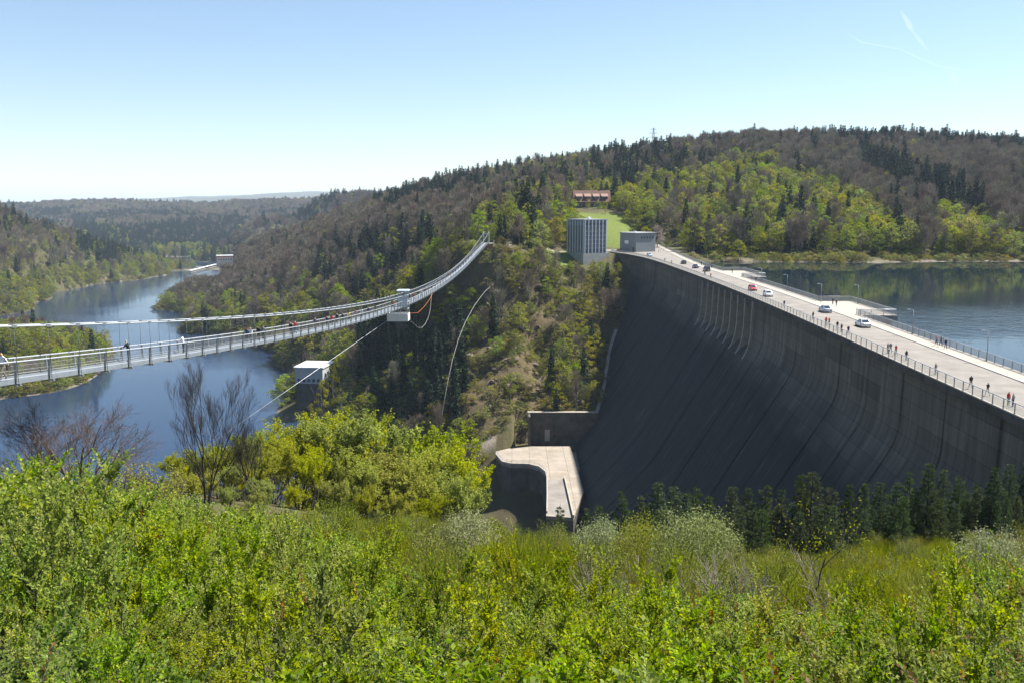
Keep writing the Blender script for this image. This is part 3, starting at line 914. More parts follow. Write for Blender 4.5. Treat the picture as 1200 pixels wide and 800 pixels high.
# far landing: orange-topped building, white landing stage and a white boat
lb = empty('lakeside_building', (-541, 1648, -82), R(20)); tag(lb, 'far pale building with an orange-red upper floor and white roof by the lake', 'building')
m = MB(); m.box((14, 9, 5), (28, 18, 22)); m.build('walls', plain('cream_render', (0.55, 0.42, 0.30), 0.8, scale=.3), lb)
m = MB(); m.box((14, 9, 17.2), (28.3, 18.3, 2.4)); m.build('upper_floor', plain('orange_cladding', (0.50, 0.13, 0.06), 0.7, scale=.3), lb)
m = MB(); m.box((14, 9, 18.9), (30, 20, 1.0)); m.build('roof', M_white, lb)
for i in range(6):
    m = MB(); m.box((2.8 + i * 4.4, -.1, 12), (2.4, .2, 2.6)); m.build('window', M_glass, lb)
ld = empty('landing_stage', (-528, 1470, -82)); tag(ld, 'long white roofed landing stage on the far lake shore', 'landing stage')
m = MB(); m.bar((0, 0, 4.0), (-14, 172, 4.0), 4.5, .5); m.build('roof', M_white, ld)
m = MB(); m.bar((0, 0, .6), (-14, 172, .6), 4, .4); m.build('deck', M_conc, ld)
m = MB()
for i in range(9):
    q = Vector((0, 0, 1)).lerp(Vector((-14, 172, 1)), (i + .3) / 9); m.bar(q + Vector((-1.8, 0, -3)), q + Vector((-1.8, 0, 2.9)), .4); m.bar(q + Vector((1.8, 0, -3)), q + Vector((1.8, 0, 2.9)), .4)
m.build('posts', M_steel, ld)
bt = empty('excursion_boat', (-552, 1585, -82), R(8)); tag(bt, 'white excursion boat moored on the far lake', 'boat')
m = MB()
hull = [(-6.5, -1.8), (4.0, -1.8), (7.5, 0), (4.0, 1.8), (-6.5, 1.8)]
m.poly(hull, -.5, 1.4); m.build('hull', M_white, bt)
m = MB(); m.box((-1.2, 0, 2.3), (8.5, 3.0, 1.8), taper=.94); m.build('cabin', M_white, bt)
m = MB(); m.box((-1.2, 0, 2.45), (8.3, 3.06, .8)); m.build('windows', M_glass, bt)
m = MB(); m.box((-1.2, 0, 3.3), (9.2, 3.3, .18)); m.build('roof', M_white, bt)

# power pylons on the skyline
def pylon(px, topy, Y, wire=False):
    x, y, zt = onY(px, topy, Y)
    zb = H1(x, y) - 1
    m = MB(); h = zt - zb
    def lv(k): 
        hw = 3.2 * (1 - k) ** 1.3 + .45
        return [Vector((sx * hw, sy * hw, h * k)) for sx, sy in ((-1,-1),(1,-1),(1,1),(-1,1))]
    ks = [0, .16, .31, .45, .57, .68, .78, .87, .94, 1.0]
    for a, b in zip(ks, ks[1:]):
        A, B = lv(a), lv(b)
        for q in range(4):
            m.bar(A[q], B[q], .22); m.bar(A[q], B[(q + 1) % 4], .13); m.bar(A[(q + 1) % 4], B[q], .13)
    m.build
    o = empty('power_pylon', (x, y, zb)); m.build('mast', M_steel, o)
    for k, L in ((.72, 6.5), (.84, 5.0), (.94, 3.5)):
        m = MB(); m.bar((-L, 0, h * k), (L, 0, h * k), .3); m.bar((-L, 0, h * k), (0, 0, h * (k + .05)), .15); m.bar((L, 0, h * k), (0, 0, h * (k + .05)), .15)
        m.build('cross_arm', M_steel, o)
    return o
tag(pylon(559, 192, 1150), 'thin lattice pylon on the skyline above the footbridge head', 'pylon')
tag(pylon(766, 150, 1020), 'thin lattice pylon on the skyline above the tiled house', 'pylon')
# ------------------------------------------------------------------ plants: builders
def unit(v): return v / np.maximum(np.linalg.norm(v, axis=-1, keepdims=True), 1e-9)
def rdir(g, n): return unit(g.normal(size=(n, 3)))

class Plant:
    """quads in two lists: wood (0) and leaf (1)"""
    def __init__(s, seed):
        s.g = np.random.default_rng(seed); s.V = [[], []]; s.F = [[], []]; s.A = [[], []]; s.nv = [0, 0]
    def add(s, k, V, Fq, A):
        s.V[k].append(V); s.F[k].append(Fq + s.nv[k]); s.A[k].append(A); s.nv[k] += len(V)
    def tube(s, P, rad, n=5, k=0, val=0.5):
        P = np.asarray(P, float); rad = np.broadcast_to(np.asarray(rad, float), (len(P),))
        T = unit(np.gradient(P, axis=0)); ref = np.array([0.31, 0.95, 0.05])
        U = unit(ref - T * (T @ ref)[:, None]); W = np.cross(T, U)
        a = np.arange(n) * 2 * np.pi / n
        V = P[:, None] + (U[:, None] * np.cos(a)[None, :, None] + W[:, None] * np.sin(a)[None, :, None]) * rad[:, None, None]
        m = len(P); i = np.arange(m * n).reshape(m, n); j = np.roll(i, -1, 1)
        Fq = np.stack([i[:-1], j[:-1], j[1:], i[1:]], -1).reshape(-1, 4)
        s.add(k, V.reshape(-1, 3), Fq, np.full(len(Fq), val))
    def kites(s, P, L, W, d=None, nrm=None, k=1, val=None, spread=1.0):
        """flat kite leaves: base at P, long axis d, faces roughly along nrm"""
        n = len(P); g = s.g
        d = rdir(g, n) if d is None else unit(d)
        r = rdir(g, n) if nrm is None else unit(nrm + spread * rdir(g, n))
        b = unit(np.cross(d, r))
        L = np.broadcast_to(L, (n,))[:, None]; W = np.broadcast_to(W, (n,))[:, None]
        V = np.stack([P, P + d * L * .55 + b * W * .5, P + d * L, P + d * L * .55 - b * W * .5], 1).reshape(-1, 3)
        s.add(k, V, np.arange(4 * n).reshape(n, 4), g.random(n) if val is None else np.broadcast_to(val, (n,)))
    def arr(s, k):
        return (np.concatenate(s.V[k]), np.concatenate(s.F[k]), np.concatenate(s.A[k])) if s.V[k] else (np.zeros((0, 3)), np.zeros((0, 4), int), np.zeros(0))
    def meshes(s, name, wood, leaf):
        V, Fq, A = s.arr(0); m0 = np_mesh(name + '_trunk', V, Fq, wood, {'v': ('FACE', A)}, True) if len(V) else None
        V, Fq, A = s.arr(1); m1 = np_mesh(name + '_crown', V, Fq, leaf, {'v': ('FACE', A)}) if len(V) else None
        return m0, m1
    def joined(s, name, wood, leaf):
        a, b = s.arr(0), s.arr(1)
        V = np.concatenate([a[0], b[0]]); Fq = np.concatenate([a[1], b[1] + len(a[0])]); A = np.concatenate([a[2], b[2]])
        return np_mesh(name, V, Fq, [wood, leaf], {'v': ('FACE', A)}, False, np.r_[np.zeros(len(a[1])), np.ones(len(b[1]))])

def wobble(g, a, b, n, amp, sag=0.0):
    k = np.linspace(0, 1, n)[:, None]
    P = a + (b - a) * k
    off = np.cumsum(g.normal(size=(n, 3)), 0) * amp / math.sqrt(n); off -= off[0]
    P = P + off * k
    P[:, 2] += sag * 4 * (k * (1 - k))[:, 0]
    return P

def spring_tree(seed, H_=13, Rc=3.6, nl=1300, ls=0.55, blobs=16, base=0.2, open_=0.0, wide=1.0, limb=4):
    """broadleaf in young leaf: limbs ending in separate leaf clumps"""
    p = Plant(seed); g = p.g
    top = np.array([g.normal() * .4, g.normal() * .4, H_ * .93])
    P = wobble(g, np.zeros(3), top, 9, .35); p.tube(P, np.linspace(.017, .003, 9) * H_, 6)
    cs = []
    for i in range(blobs):
        h = base + (1 - base) * ((i + .5) / blobs) ** .85
        prof = math.sin(math.pi * min(1, (h - base) / (1 - base) * .82 + .18)) ** .7
        r = Rc * wide * prof * (0.35 + .65 * math.sqrt(g.random())); a = i * 2.4 + g.normal() * .4
        c_ = np.array([r * math.cos(a), r * math.sin(a), h * H_ * .94]); cs.append((c_, (.24 + .2 * g.random()) * Rc * (1.15 - .5 * h)))
        if i % 1 == 0 and i < blobs - 1:
            k = max(.12, h - .22); st = P[min(8, int(k * 8))]
            p.tube(wobble(g, st, c_, limb + 1, .25, .12), np.linspace(.006, .0012, limb + 1) * H_, 4)
    wts = np.array([c_[1] ** 2 for c_ in cs]); wts /= wts.sum()
    for (c_, r), wt in zip(cs, wts):
        n = max(8, int(nl * wt)); d = rdir(g, n); d[:, 2] = np.abs(d[:, 2]) * 1.0 - .35 * (g.random(n) < .5)
        rr = r * (0.55 + .6 * g.random(n) ** .7)
        pts = c_ + d * rr[:, None] * np.array([1.15, 1.15, .85])
        p.kites(pts, ls * (.6 + .8 * g.random(n)), ls * (.45 + .4 * g.random(n)), None, d, spread=.9)
    return p

def beech_tree(seed, H_=17, Rc=4.0, nt=1500, limb=11):
    """still without leaves: a dome of fine twigs"""
    p = Plant(seed); g = p.g
    top = np.array([g.normal() * .5, g.normal() * .5, H_ * .86])
    P = wobble(g, np.zeros(3), top, 9, .4); p.tube(P, np.linspace(.016, .003, 9) * H_, 6)
    for i in range(limb):
        k = .3 + .62 * i / limb; st = P[int(k * 8)]
        a = i * 2.4 + g.normal() * .4; h = min(.97, k + .22 + .12 * g.random()); r = Rc * (1.05 - .75 * abs(h - .62) / .4) * (.75 + .4 * g.random())
        e = np.array([r * math.cos(a), r * math.sin(a), h * H_])
        Q = wobble(g, st, e, 5, .4, .4); p.tube(Q, np.linspace(.0065, .0012, 5) * H_, 4)
        m = nt // limb
        k2 = .35 + .65 * g.random(m); i0 = np.clip((k2 * 4).astype(int), 0, 3); f = k2 * 4 - i0
        st2 = Q[i0] * (1 - f)[:, None] + Q[i0 + 1] * f[:, None] + g.normal(size=(m, 3)) * .55
        d = unit(st2 - np.array([0, 0, H_ * .42])) + rdir(g, m) * .55 + np.array([0, 0, .35])
        p.kites(st2, .7 + 1.3 * g.random(m), .07 + .10 * g.random(m), d)
    return p

def spruce_tree(seed, H_=18, Rb=2.7, tiers=26):
    p = Plant(seed); g = p.g
    p.tube(np.array([[0, 0, 0], [0, 0, H_ * .5], [0, 0, H_]]), np.array([.013, .008, .001]) * H_, 6)
    for i in range(tiers):
        h = .05 + .95 * (i / tiers) ** .92
        r = Rb * (1 - h) ** .85 * (.8 + .35 * g.random()) + .18
        n = int(6 + 7 * (1 - h)); a = g.random() * 6.28 + np.arange(n) * 6.283 / n + g.normal(size=n) * .18
        L = r * (.75 + .45 * g.random(n))
        z0 = h * H_ + g.normal(size=n) * .12
        out = np.stack([np.cos(a), np.sin(a), -.38 + .35 * h + g.normal(size=n) * .1], -1)
        st = np.stack([np.zeros(n), np.zeros(n), z0], -1)
        p.kites(st, L, L * .62 + .18, out, np.tile([0, 0, 1.], (n, 1)), spread=.35)
        # hanging side sprays
        q = np.repeat(np.arange(n), 3); f = .35 + .6 * g.random(len(q))
        st2 = st[q] + unit(out)[q] * (L[q] * f)[:, None]
        d = unit(out)[q] * .5 + rdir(g, len(q)) * .6 + np.array([0, 0, -.45])
        p.kites(st2, .45 + .3 * L[q], .28 + .14 * L[q], d)
    return p

def pine_tree(seed, H_=11, Rb=2.3, dens=1.0, lo=.12):
    """young black pine: whorls of branches carrying tufts of long needles"""
    p = Plant(seed); g = p.g
    P = wobble(g, np.zeros(3), np.array([g.normal() * .15, g.normal() * .15, H_]), 8, .2)
    p.tube(P, np.linspace(.013, .0025, 8) * H_, 6)
    tiers = int(H_ / .72)
    for i in range(tiers):
        h = lo + (.99 - lo) * i / tiers
        n = int(5 + 2 * g.random()); r = Rb * (1 - h) ** .95 * (.6 + .6 * g.random()) + .16
        a0 = g.random() * 6.28
        for q in range(n):
            if g.random() < .1: continue
            a = a0 + q * 6.283 / n + g.normal() * .25; L = r * (.65 + .55 * g.random())
            st = P[min(7, int(h * 7.99))] * 1; st[2] = h * H_
            e = st + np.array([math.cos(a) * L, math.sin(a) * L, L * (.12 + .45 * h)])
            Q = wobble(g, st, e, 4, .08, -.06 * L); p.tube(Q, np.linspace(.03, .008, 4), 4)
            m = max(4, int(L * 9 * dens)); k2 = .25 + .75 * np.sqrt(g.random(m)); c_ = st + (e - st) * k2[:, None] + g.normal(size=(m, 3)) * np.array([.18, .18, .10]) * (.4 + L * .3)
            for cc in c_:
                nn = 13; d = rdir(g, nn) + np.array([math.cos(a) * .5, math.sin(a) * .5, .65])
                p.kites(np.tile(cc, (nn, 1)), .20 + .16 * g.random(nn), .035 + .02 * g.random(nn), d, val=np.clip(g.normal(.5, .2) + .12 * g.normal(size=nn), 0, 1))
    return p

def branching(p, st, d, L, r, depth, g, spread=.55, up=.15, nseg=5, tips=None, kids=(3, 5), rmin=.004, n=5):
    """recursive bare branch; collects twig segments in tips"""
    d = d / np.linalg.norm(d); P = [st]; cur = d.copy()
    for i in range(nseg):
        cur = cur + g.normal(size=3) * .10 + np.array([0, 0, up * .35]); cur /= np.linalg.norm(cur)
        P.append(P[-1] + cur * L / nseg)
    P = np.array(P); p.tube(P, np.linspace(r, max(r * .45, rmin), nseg + 1), n if depth > 1 else 3)
    if tips is not None and depth <= 1: tips.append(P)
    if depth == 0: return
    nk = g.integers(*kids) + (1 if depth >= 2 else 0)
    for q in range(nk):
        k = .25 + .72 * (q + g.random() * .6) / nk; i = min(nseg - 1, int(k * nseg)); s_ = P[i] + (P[i+1] - P[i]) * (k * nseg - i)
        ax = unit(np.cross(cur, rdir(g, 1)[0])); ang = spread * (.7 + .6 * g.random())
        nd = cur * math.cos(ang) + ax * math.sin(ang) + np.array([0, 0, up])
        branching(p, s_, nd, L * (.55 + .2 * g.random()) * (1.1 - .35 * k), max(r * (.55 - .2 * k), rmin), depth - 1, g, spread, up, max(3, nseg - 1), tips, kids, rmin, max(3, n - 1))

def bare_tree(seed, H_=9, stems=2, depth=4, spread=.5, up=.12, r0=.11, kids=(3, 5), leaf=0, ls=.13):
    p = Plant(seed); g = p.g; tips = []
    for i in range(stems):
        a = g.random() * 6.28
        d = np.array([math.cos(a) * .22, math.sin(a) * .22, 1.0]) if stems > 1 else np.array([g.normal() * .06, g.normal() * .06, 1])
        branching(p, np.array([math.cos(a) * .12 * (stems > 1), math.sin(a) * .12 * (stems > 1), -.1]), d, H_ * (.62 + .15 * g.random()), r0 * (1 if i == 0 else .75), depth, g, spread, up, 7, tips, kids)
    if leaf:
        for T in tips:
            m = leaf; k = g.random(m) * (len(T) - 1.01); i0 = k.astype(int); f = (k - i0)[:, None]
            pts = T[i0] * (1 - f) + T[i0 + 1] * f + g.normal(size=(m, 3)) * .06
            p.kites(pts, ls * (.7 + .7 * g.random(m)), ls * (.5 + .4 * g.random(m)))
    z = p.arr(0)[0][:, 2].max(); k = H_ / z
    for kk in (0, 1): p.V[kk] = [v * k for v in p.V[kk]]
    return p

def leafy_shrub(seed, H_=1.9, Rc=1.15, stems=13, shoots=26, leaves=15, ll=.045, lw=.028, red=0.0):
    """dense thorn-like shrub: shoots with alternating small leaves"""
    p = Plant(seed); g = p.g
    for i in range(stems):
        a = i * 2.4 + g.normal() * .3; rr = Rc * (.15 + .85 * math.sqrt((i + .5) / stems))
        e = np.array([rr * math.cos(a), rr * math.sin(a), H_ * (.98 - .38 * (rr / Rc) ** 2) * (.85 + .2 * g.random())])
        Q = wobble(g, np.array([.12 * math.cos(a), .12 * math.sin(a), -.1]), e, 7, .18, .1)
        p.tube(Q, np.linspace(.014, .003, 7), 4)
        for q in range(shoots):
            k = .30 + .70 * math.sqrt(g.random()); i0 = min(5, int(k * 6)); f = k * 6 - i0; st = Q[i0] * (1 - f) + Q[i0 + 1] * f
            d = unit(unit(st - np.array([0, 0, H_ * .25])) * .75 + rdir(g, 1)[0] * .85 + np.array([0, 0, .5])); L = .16 + .30 * g.random() + (.35 if g.random() < .06 else 0)
            n_ = max(4, int(leaves * L / .31)); S = wobble(g, st, st + d * L, 4, .04); p.tube(S, [.003, .0025, .002, .001], 3)
            kk = np.linspace(.08, 1, n_) * 2.999; i1 = kk.astype(int); f1 = (kk - i1)[:, None]; pts = S[i1] * (1 - f1) + S[i1 + 1] * f1
            side = rdir(g, n_); side = unit(side - d * (side @ d)[:, None])
            sz = (.65 + .6 * g.random(n_)) * np.linspace(1.1, .7, n_)
            tone = g.normal(.5, .13)
            val = np.clip(tone + .16 * g.normal(size=n_) , 0, .92)
            if g.random() < red: val = np.clip(.96 + .04 * g.random(n_), 0, 1)
            p.kites(pts, ll * sz, lw * sz, side * .85 + d * .55 + np.array([0, 0, .25]), np.tile([0, 0, 1.], (n_, 1)), val=val, spread=.75)
    return p

def broom_shrub(seed, H_=2.3, Rc=.95, n=420, leafy=1.0):
    """upright thicket of thin green rods"""
    p = Plant(seed); g = p.g
    for i in range(n):
        a = g.random() * 6.28; r = Rc * math.sqrt(g.random()); h = H_ * (.55 + .5 * g.random()) * (1 - .35 * (r / Rc) ** 2)
        b = np.array([.35 * r * math.cos(a), .35 * r * math.sin(a), h * .12 * g.random()]); e = np.array([r * math.cos(a) + g.normal() * .12, r * math.sin(a) + g.normal() * .12, h])
        mid = (b + e) / 2 + g.normal(size=3) * .06
        d = e - mid; tone = np.clip(g.normal(.5, .2), 0, 1)
        p.kites(np.stack([b, mid]), np.array([np.linalg.norm(mid - b) * 1.1, np.linalg.norm(d)]), .012, np.stack([mid - b, d]), val=tone)
        m = int(7 * leafy); k = .35 + .65 * g.random(m); pts = b + (e - b) * k[:, None] + g.normal(size=(m, 3)) * .03
        p.kites(pts, .08 + .14 * g.random(m), .010 + .010 * g.random(m), (e - b) / h + rdir(g, m) * .35, val=np.clip(tone + .15 * g.normal(size=m), 0, 1))
    p.tube(np.array([[0, 0, -.1], [0.02, 0, H_ * .4]]), [.03, .01], 4)
    return p

M_bark = plain('bark', (0.15, 0.13, 0.11), 0.9, var=0.35, scale=2)
M_bark_dk = plain('dark_bark', (0.045, 0.037, 0.031), 0.9, var=0.35, scale=2)
M_bark_brown = plain('brown_twigs', (0.10, 0.068, 0.05), 0.9, var=0.3, scale=2)
M_bark_pale = plain('dead_wood', (0.22, 0.19, 0.155), 0.9, var=0.2, scale=3)
M_spring = leafmat('spring_leaves', [(0, (0.115, 0.14, 0.008)), (0.5, (0.195, 0.22, 0.013)), (1, (0.27, 0.28, 0.02))], 0.45, objvar=.40, huevar=.035, spec=.08)
M_beech = leafmat('bare_twigs', [(0, (0.10, 0.084, 0.060)), (0.5, (0.165, 0.138, 0.098)), (1, (0.23, 0.195, 0.145))], 0.14, objvar=.32, huevar=.04, rough=.9, spec=.06)
M_spruce = leafmat('spruce_needles', [(0, (0.008, 0.020, 0.010)), (0.5, (0.016, 0.034, 0.015)), (1, (0.034, 0.060, 0.020))], 0.06, objvar=.35, huevar=.03, rough=.7, spec=.1)
M_pine = leafmat('pine_needles', [(0, (0.03, 0.05, 0.014)), (0.5, (0.06, 0.095, 0.026)), (1, (0.11, 0.15, 0.038))], 0.2, objvar=.2, huevar=.02, rough=.6, spec=.15)
M_blossom = leafmat('blossom', [(0, (0.17, 0.13, 0.105)), (0.5, (0.26, 0.21, 0.18)), (1, (0.36, 0.31, 0.28))], 0.3, objvar=.2, huevar=.02)
M_yellow = leafmat('yellow_spring_leaves', [(0, (0.21, 0.245, 0.012)), (0.5, (0.31, 0.34, 0.022)), (1, (0.40, 0.41, 0.035))], 0.55, objvar=.14, huevar=.016, spec=.1)
M_lime = leafmat('lime_leaves', [(0, (0.15, 0.19, 0.012)), (0.5, (0.23, 0.27, 0.02)), (1, (0.31, 0.33, 0.03))], 0.5, objvar=.12, huevar=.02, spec=.12)
M_shrub = leafmat('shrub_leaves', [(0, (0.07, 0.125, 0.003)), (0.4, (0.165, 0.245, 0.005)), (0.7, (0.265, 0.33, 0.007)), (0.92, (0.36, 0.385, 0.012)), (0.955, (0.26, 0.12, 0.02)), (1, (0.20, 0.08, 0.02))], 0.5, rough=.5, objvar=.26, huevar=.024, spec=.13)
M_broom = leafmat('broom_rods', [(0, (0.10, 0.115, 0.008)), (0.5, (0.195, 0.21, 0.012)), (1, (0.30, 0.30, 0.02))], 0.4, objvar=.18, huevar=.025, spec=.08)
M_willow = leafmat('silver_leaves', [(0, (0.16, 0.19, 0.05)), (0.5, (0.25, 0.285, 0.10)), (1, (0.36, 0.39, 0.19))], 0.45, objvar=.12, huevar=.02, spec=.15)
# ------------------------------------------------------------------ forests
PROTO = {}
def protos(kind, plants, wood, leaf):
    PROTO[kind] = [(p.joined(kind, wood, leaf), p.meshes(kind, wood, leaf), p.arr(0)[0][:, 2].max()) for p in plants]
protos('birch_tree', [spring_tree(11, 13, 3.4, 1300, .50, 17), spring_tree(12, 13, 2.9, 1100, .48, 14, base=.14), spring_tree(13, 12, 4.2, 1500, .55, 20, base=.12), spring_tree(14, 14, 3.2, 1000, .46, 13, base=.28)], M_bark, M_spring)
protos('beech_tree', [beech_tree(21), beech_tree(22, 18, 3.6), beech_tree(23, 16, 4.4, 1700), beech_tree(24, 19, 3.4, 900), beech_tree(25, 15, 4.8, 1300)], M_bark, M_beech)
protos('spruce_tree', [spruce_tree(31), spruce_tree(32, 18, 2.3, 28), spruce_tree(33, 17, 3.1, 24)], M_bark_dk, M_spruce)
protos('cherry_tree', [spring_tree(41, 11, 3.8, 1300, .42, 18)], M_bark_dk, M_blossom)
PH = {k: [q[0] for q in v] for k, v in PROTO.items()}
HREF = {'birch_tree': [13, 13, 12, 14], 'beech_tree': [17, 18, 16, 19, 15], 'spruce_tree': [18, 18, 17], 'cherry_tree': [11]}

REG = [  # outline in survey-photo pixels of the crown, share of each kind, density
 ([(1000,150),(1220,152),(1220,180),(1100,176),(1010,172),(960,168)], dict(spruce=.85, beech=.15), 1),
 ([(1005,178),(1040,183),(1110,212),(1160,243),(1168,258),(1100,241),(1050,222),(1008,200)], dict(spruce=.96, beech=.04), 1.15),
 ([(1095,238),(1165,256),(1178,292),(1100,282)], dict(birch=.95, beech=.05), 1),
 ([(1005,168),(1220,176),(1220,285),(1170,262),(1160,243),(1100,207)], dict(beech=.78, birch=.14, spruce=.08), 1),
 ([(780,150),(1010,155),(1010,200),(1060,228),(1110,243),(1118,290),(1090,290),(1050,262),(1000,228),(960,205),(900,190),(840,186),(790,190)], dict(beech=.70, spruce=.12, birch=.18), 1),
 ([(695,180),(770,172),(850,165),(850,186),(825,200),(760,208),(725,222),(695,215)], dict(spruce=.78, beech=.15, birch=.07), 1),
 ([(735,222),(840,186),(900,190),(960,205),(1000,228),(1050,262),(1090,290),(1220,276),(1220,312),(720,312),(715,240)], dict(birch=.79, beech=.09, spruce=.08, cherry=.04), 1.1),
 ([(425,205),(560,195),(562,230),(505,240),(440,252)], dict(spruce=.86, beech=.14), 1),
 ([(360,300),(410,284),(500,262),(515,285),(475,312),(430,335),(385,350)], dict(spruce=.66, beech=.2, birch=.14), 1),
 ([(180,345),(300,284),(440,240),(500,232),(562,228),(575,250),(545,268),(500,268),(420,290),(370,325),(300,345),(230,350)], dict(beech=.82, spruce=.08, birch=.10), 1.1),
 ([(415,372),(505,360),(545,420),(540,490),(470,500),(420,450)], dict(spruce=.86, birch=.1, beech=.04), 1.3),
 ([(560,190),(700,185),(725,240),(660,245),(625,280),(560,275)], dict(spruce=.30, beech=.22, birch=.48), 1),
 ([(530,400),(600,330),(650,350),(655,400),(640,490),(520,510)], dict(birch=.75, spruce=.1, beech=.15), .30),
 ([(590,300),(725,305),(690,490),(640,490),(640,380),(590,330)], dict(birch=.80, spruce=.08, beech=.12), .85),
 ([(85,262),(150,272),(170,300),(110,306),(90,290)], dict(spruce=.85, birch=.15), 1),
 ([(5,240),(40,246),(72,262),(60,275),(5,258)], dict(spruce=.7, beech=.3), 1),
]
def kind_of(px, py, x, y, z, u):
    for poly, sh, dn in REG:
        if bool(in_poly(np.array([px]), np.array([py]), poly)[0]): break
    else:
        r = math.hypot(x, y)
        if y > 1650:
            nz = 0.5 + fbm(np.array([x]), np.array([y]), 420, 3, 77)[0] * 1.6
            sh = dict(spruce=.88, beech=.07, birch=.05) if nz > .56 else (dict(beech=.72, spruce=.15, birch=.13) if nz > .40 else dict(birch=.55, beech=.3, spruce=.15))
            if py > 288: sh = dict(spruce=.45, birch=.5, beech=.05)
        elif x < -300 and y > 800: sh = dict(beech=.55, birch=.30, spruce=.15) if z > -58 else dict(birch=.82, beech=.14, spruce=.04)
        elif x < -180 and y < 720: sh = dict(birch=.93, spruce=.05, beech=.02)
        elif y > 1100: sh = dict(spruce=.5, beech=.35, birch=.15)
        else: sh = dict(birch=.70, beech=.17, spruce=.13)
        dn = 1
    a = 0; t_ = u[0]
    for k, s_ in sh.items():
        a += s_
        if t_ < a: return k + '_tree', dn
    return k + '_tree', dn

FG_TOP = np.array([(-60,470),(0,470),(60,460),(130,475),(200,505),(290,520),(330,500),(380,482),(440,495),(520,508),(556,540),(572,592),(590,614),(672,616),(690,604),(720,585),(760,574),(800,576),(850,584),(900,578),(960,568),(1010,572),(1060,562),(1100,548),(1150,562),(1260,548)], float)
def top_limit(px, Y):
    """lowest photo row a tree at this distance may reach with its top, so sight lines stay open"""
    if Y < 300: return np.interp(px, FG_TOP[:, 0], FG_TOP[:, 1])
    lim = -1e9
    if 652 < px < 733 and Y < 462: lim = 302
    elif 575 <= px <= 652 and Y < 446: lim = np.interp(px, [560, 575, 600, 652], [292, 290, 283, 288])
    elif 300 < px < 575 and Y < np.interp(px, [300, 350, 400, 440, 470, 500, 520, 540, 555, 568, 575], [98, 115, 138, 165, 194, 234, 272, 324, 378, 441, 450]):
        lim = np.interp(px, [300, 400, 440, 470, 500, 520, 540, 560, 575], [415, 392, 384, 384, 352, 340, 322, 306, 294])
    elif 580 < px < 690 and Y < 332: lim = 612
    if 664 < px < 722 and 470 < Y < 629: lim = max(lim, 240)
    if 722 <= px < 775 and 480 < Y < 500: lim = max(lim, 292)
    if 564 < px < 585 and 446 <= Y < 500: lim = max(lim, 258)
    elif 520 < px <= 564 and 441 <= Y < 520: lim = max(lim, 238)
    if 215 < px < 262 and 900 < Y < 1500: lim = max(lim, 322)
    if 240 < px < 275 and 1200 < Y < 1640: lim = max(lim, 316 - (px - 240) * .3)
    if 252 < px < 280 and 800 < Y < 1640: lim = max(lim, 307)
    return lim

# candidate spots: a jittered grid whose step grows with the distance
cand = []
def grid(y0, y1, step, xlo=-.64, xhi=.64):
    g = rng
    ys_ = np.arange(y0, y1, step); 
    for yy in ys_:
        xs = np.arange(xlo * yy, xhi * yy, step)
        cand.append(np.stack([xs + g.uniform(-.5, .5, len(xs)) * step * .95, yy + g.uniform(-.5, .5, len(xs)) * step * .95], -1))
grid(105, 330, 6.0, -.64, .02)
grid(330, 470, 6.0)
grid(470, 760, 6.9)
grid(760, 1200, 7.4)
grid(1200, 1700, 8.5, -.64, .2)
grid(1700, 2600, 11.0, -.64, .05)
grid(2600, 3700, 15.0, -.64, .0)
P2 = np.concatenate(cand)
x, y = P2[:, 0], P2[:, 1]
z = H(x, y)
ok = np.ones(len(x), bool)
ok &= ~((z < -81.0) & (y > 250))
ok &= ~((x > damx(np.clip(y, 20, 468)) - 3) & (y < 446))
ok &= ~((x > 60) & (y > 380) & (z < -3.5))
dxd = damx(np.clip(y, 20, 468)) - x
ok &= ~((y < 460) & (dxd < np.interp(-z, np.r_[-60, ts], np.r_[0, face_off(ts)]) + 2.5) & (y > 60) & (x > -20))
for poly, mg in ((MEADOW, -1), (MEADOW2, 1), (PLAZA, 3), (APRON, 4)):
    ok &= ~(in_poly(x, y, poly) | (dist_poly(x, y, poly) < mg))
for pth in PATHS: ok &= dist_poly(x, y, pth, False) > 3.5
ok &= ~((np.abs(x - (vt.location.x + 1)) < 13) & (np.abs(y - 460) < 16))
ok &= ~((x > 38) & (x < 74) & (y > 622) & (y < 648))
ok &= ~((x > 46) & (x < 82) & (y > 438) & (y < 520))
ok &= ~((x > -118) & (x < -86) & (y > 425) & (y < 465))
ok &= ~((np.abs(x + 527) < 22) & (y > 1460) & (y < 1680))
bx = -30.3 + (y - 53) * .0457
ok &= ~((np.abs(x - bx) < 5) & (y > 438) & (y < 452))
ok &= ~((x > -11) & (x < 30) & (y > 205) & (y < 333))
ok &= ~((x > -60) & (x < -20) & (y < 120))
P2 = P2[ok]; x, y, z = x[ok], y[ok], z[ok]
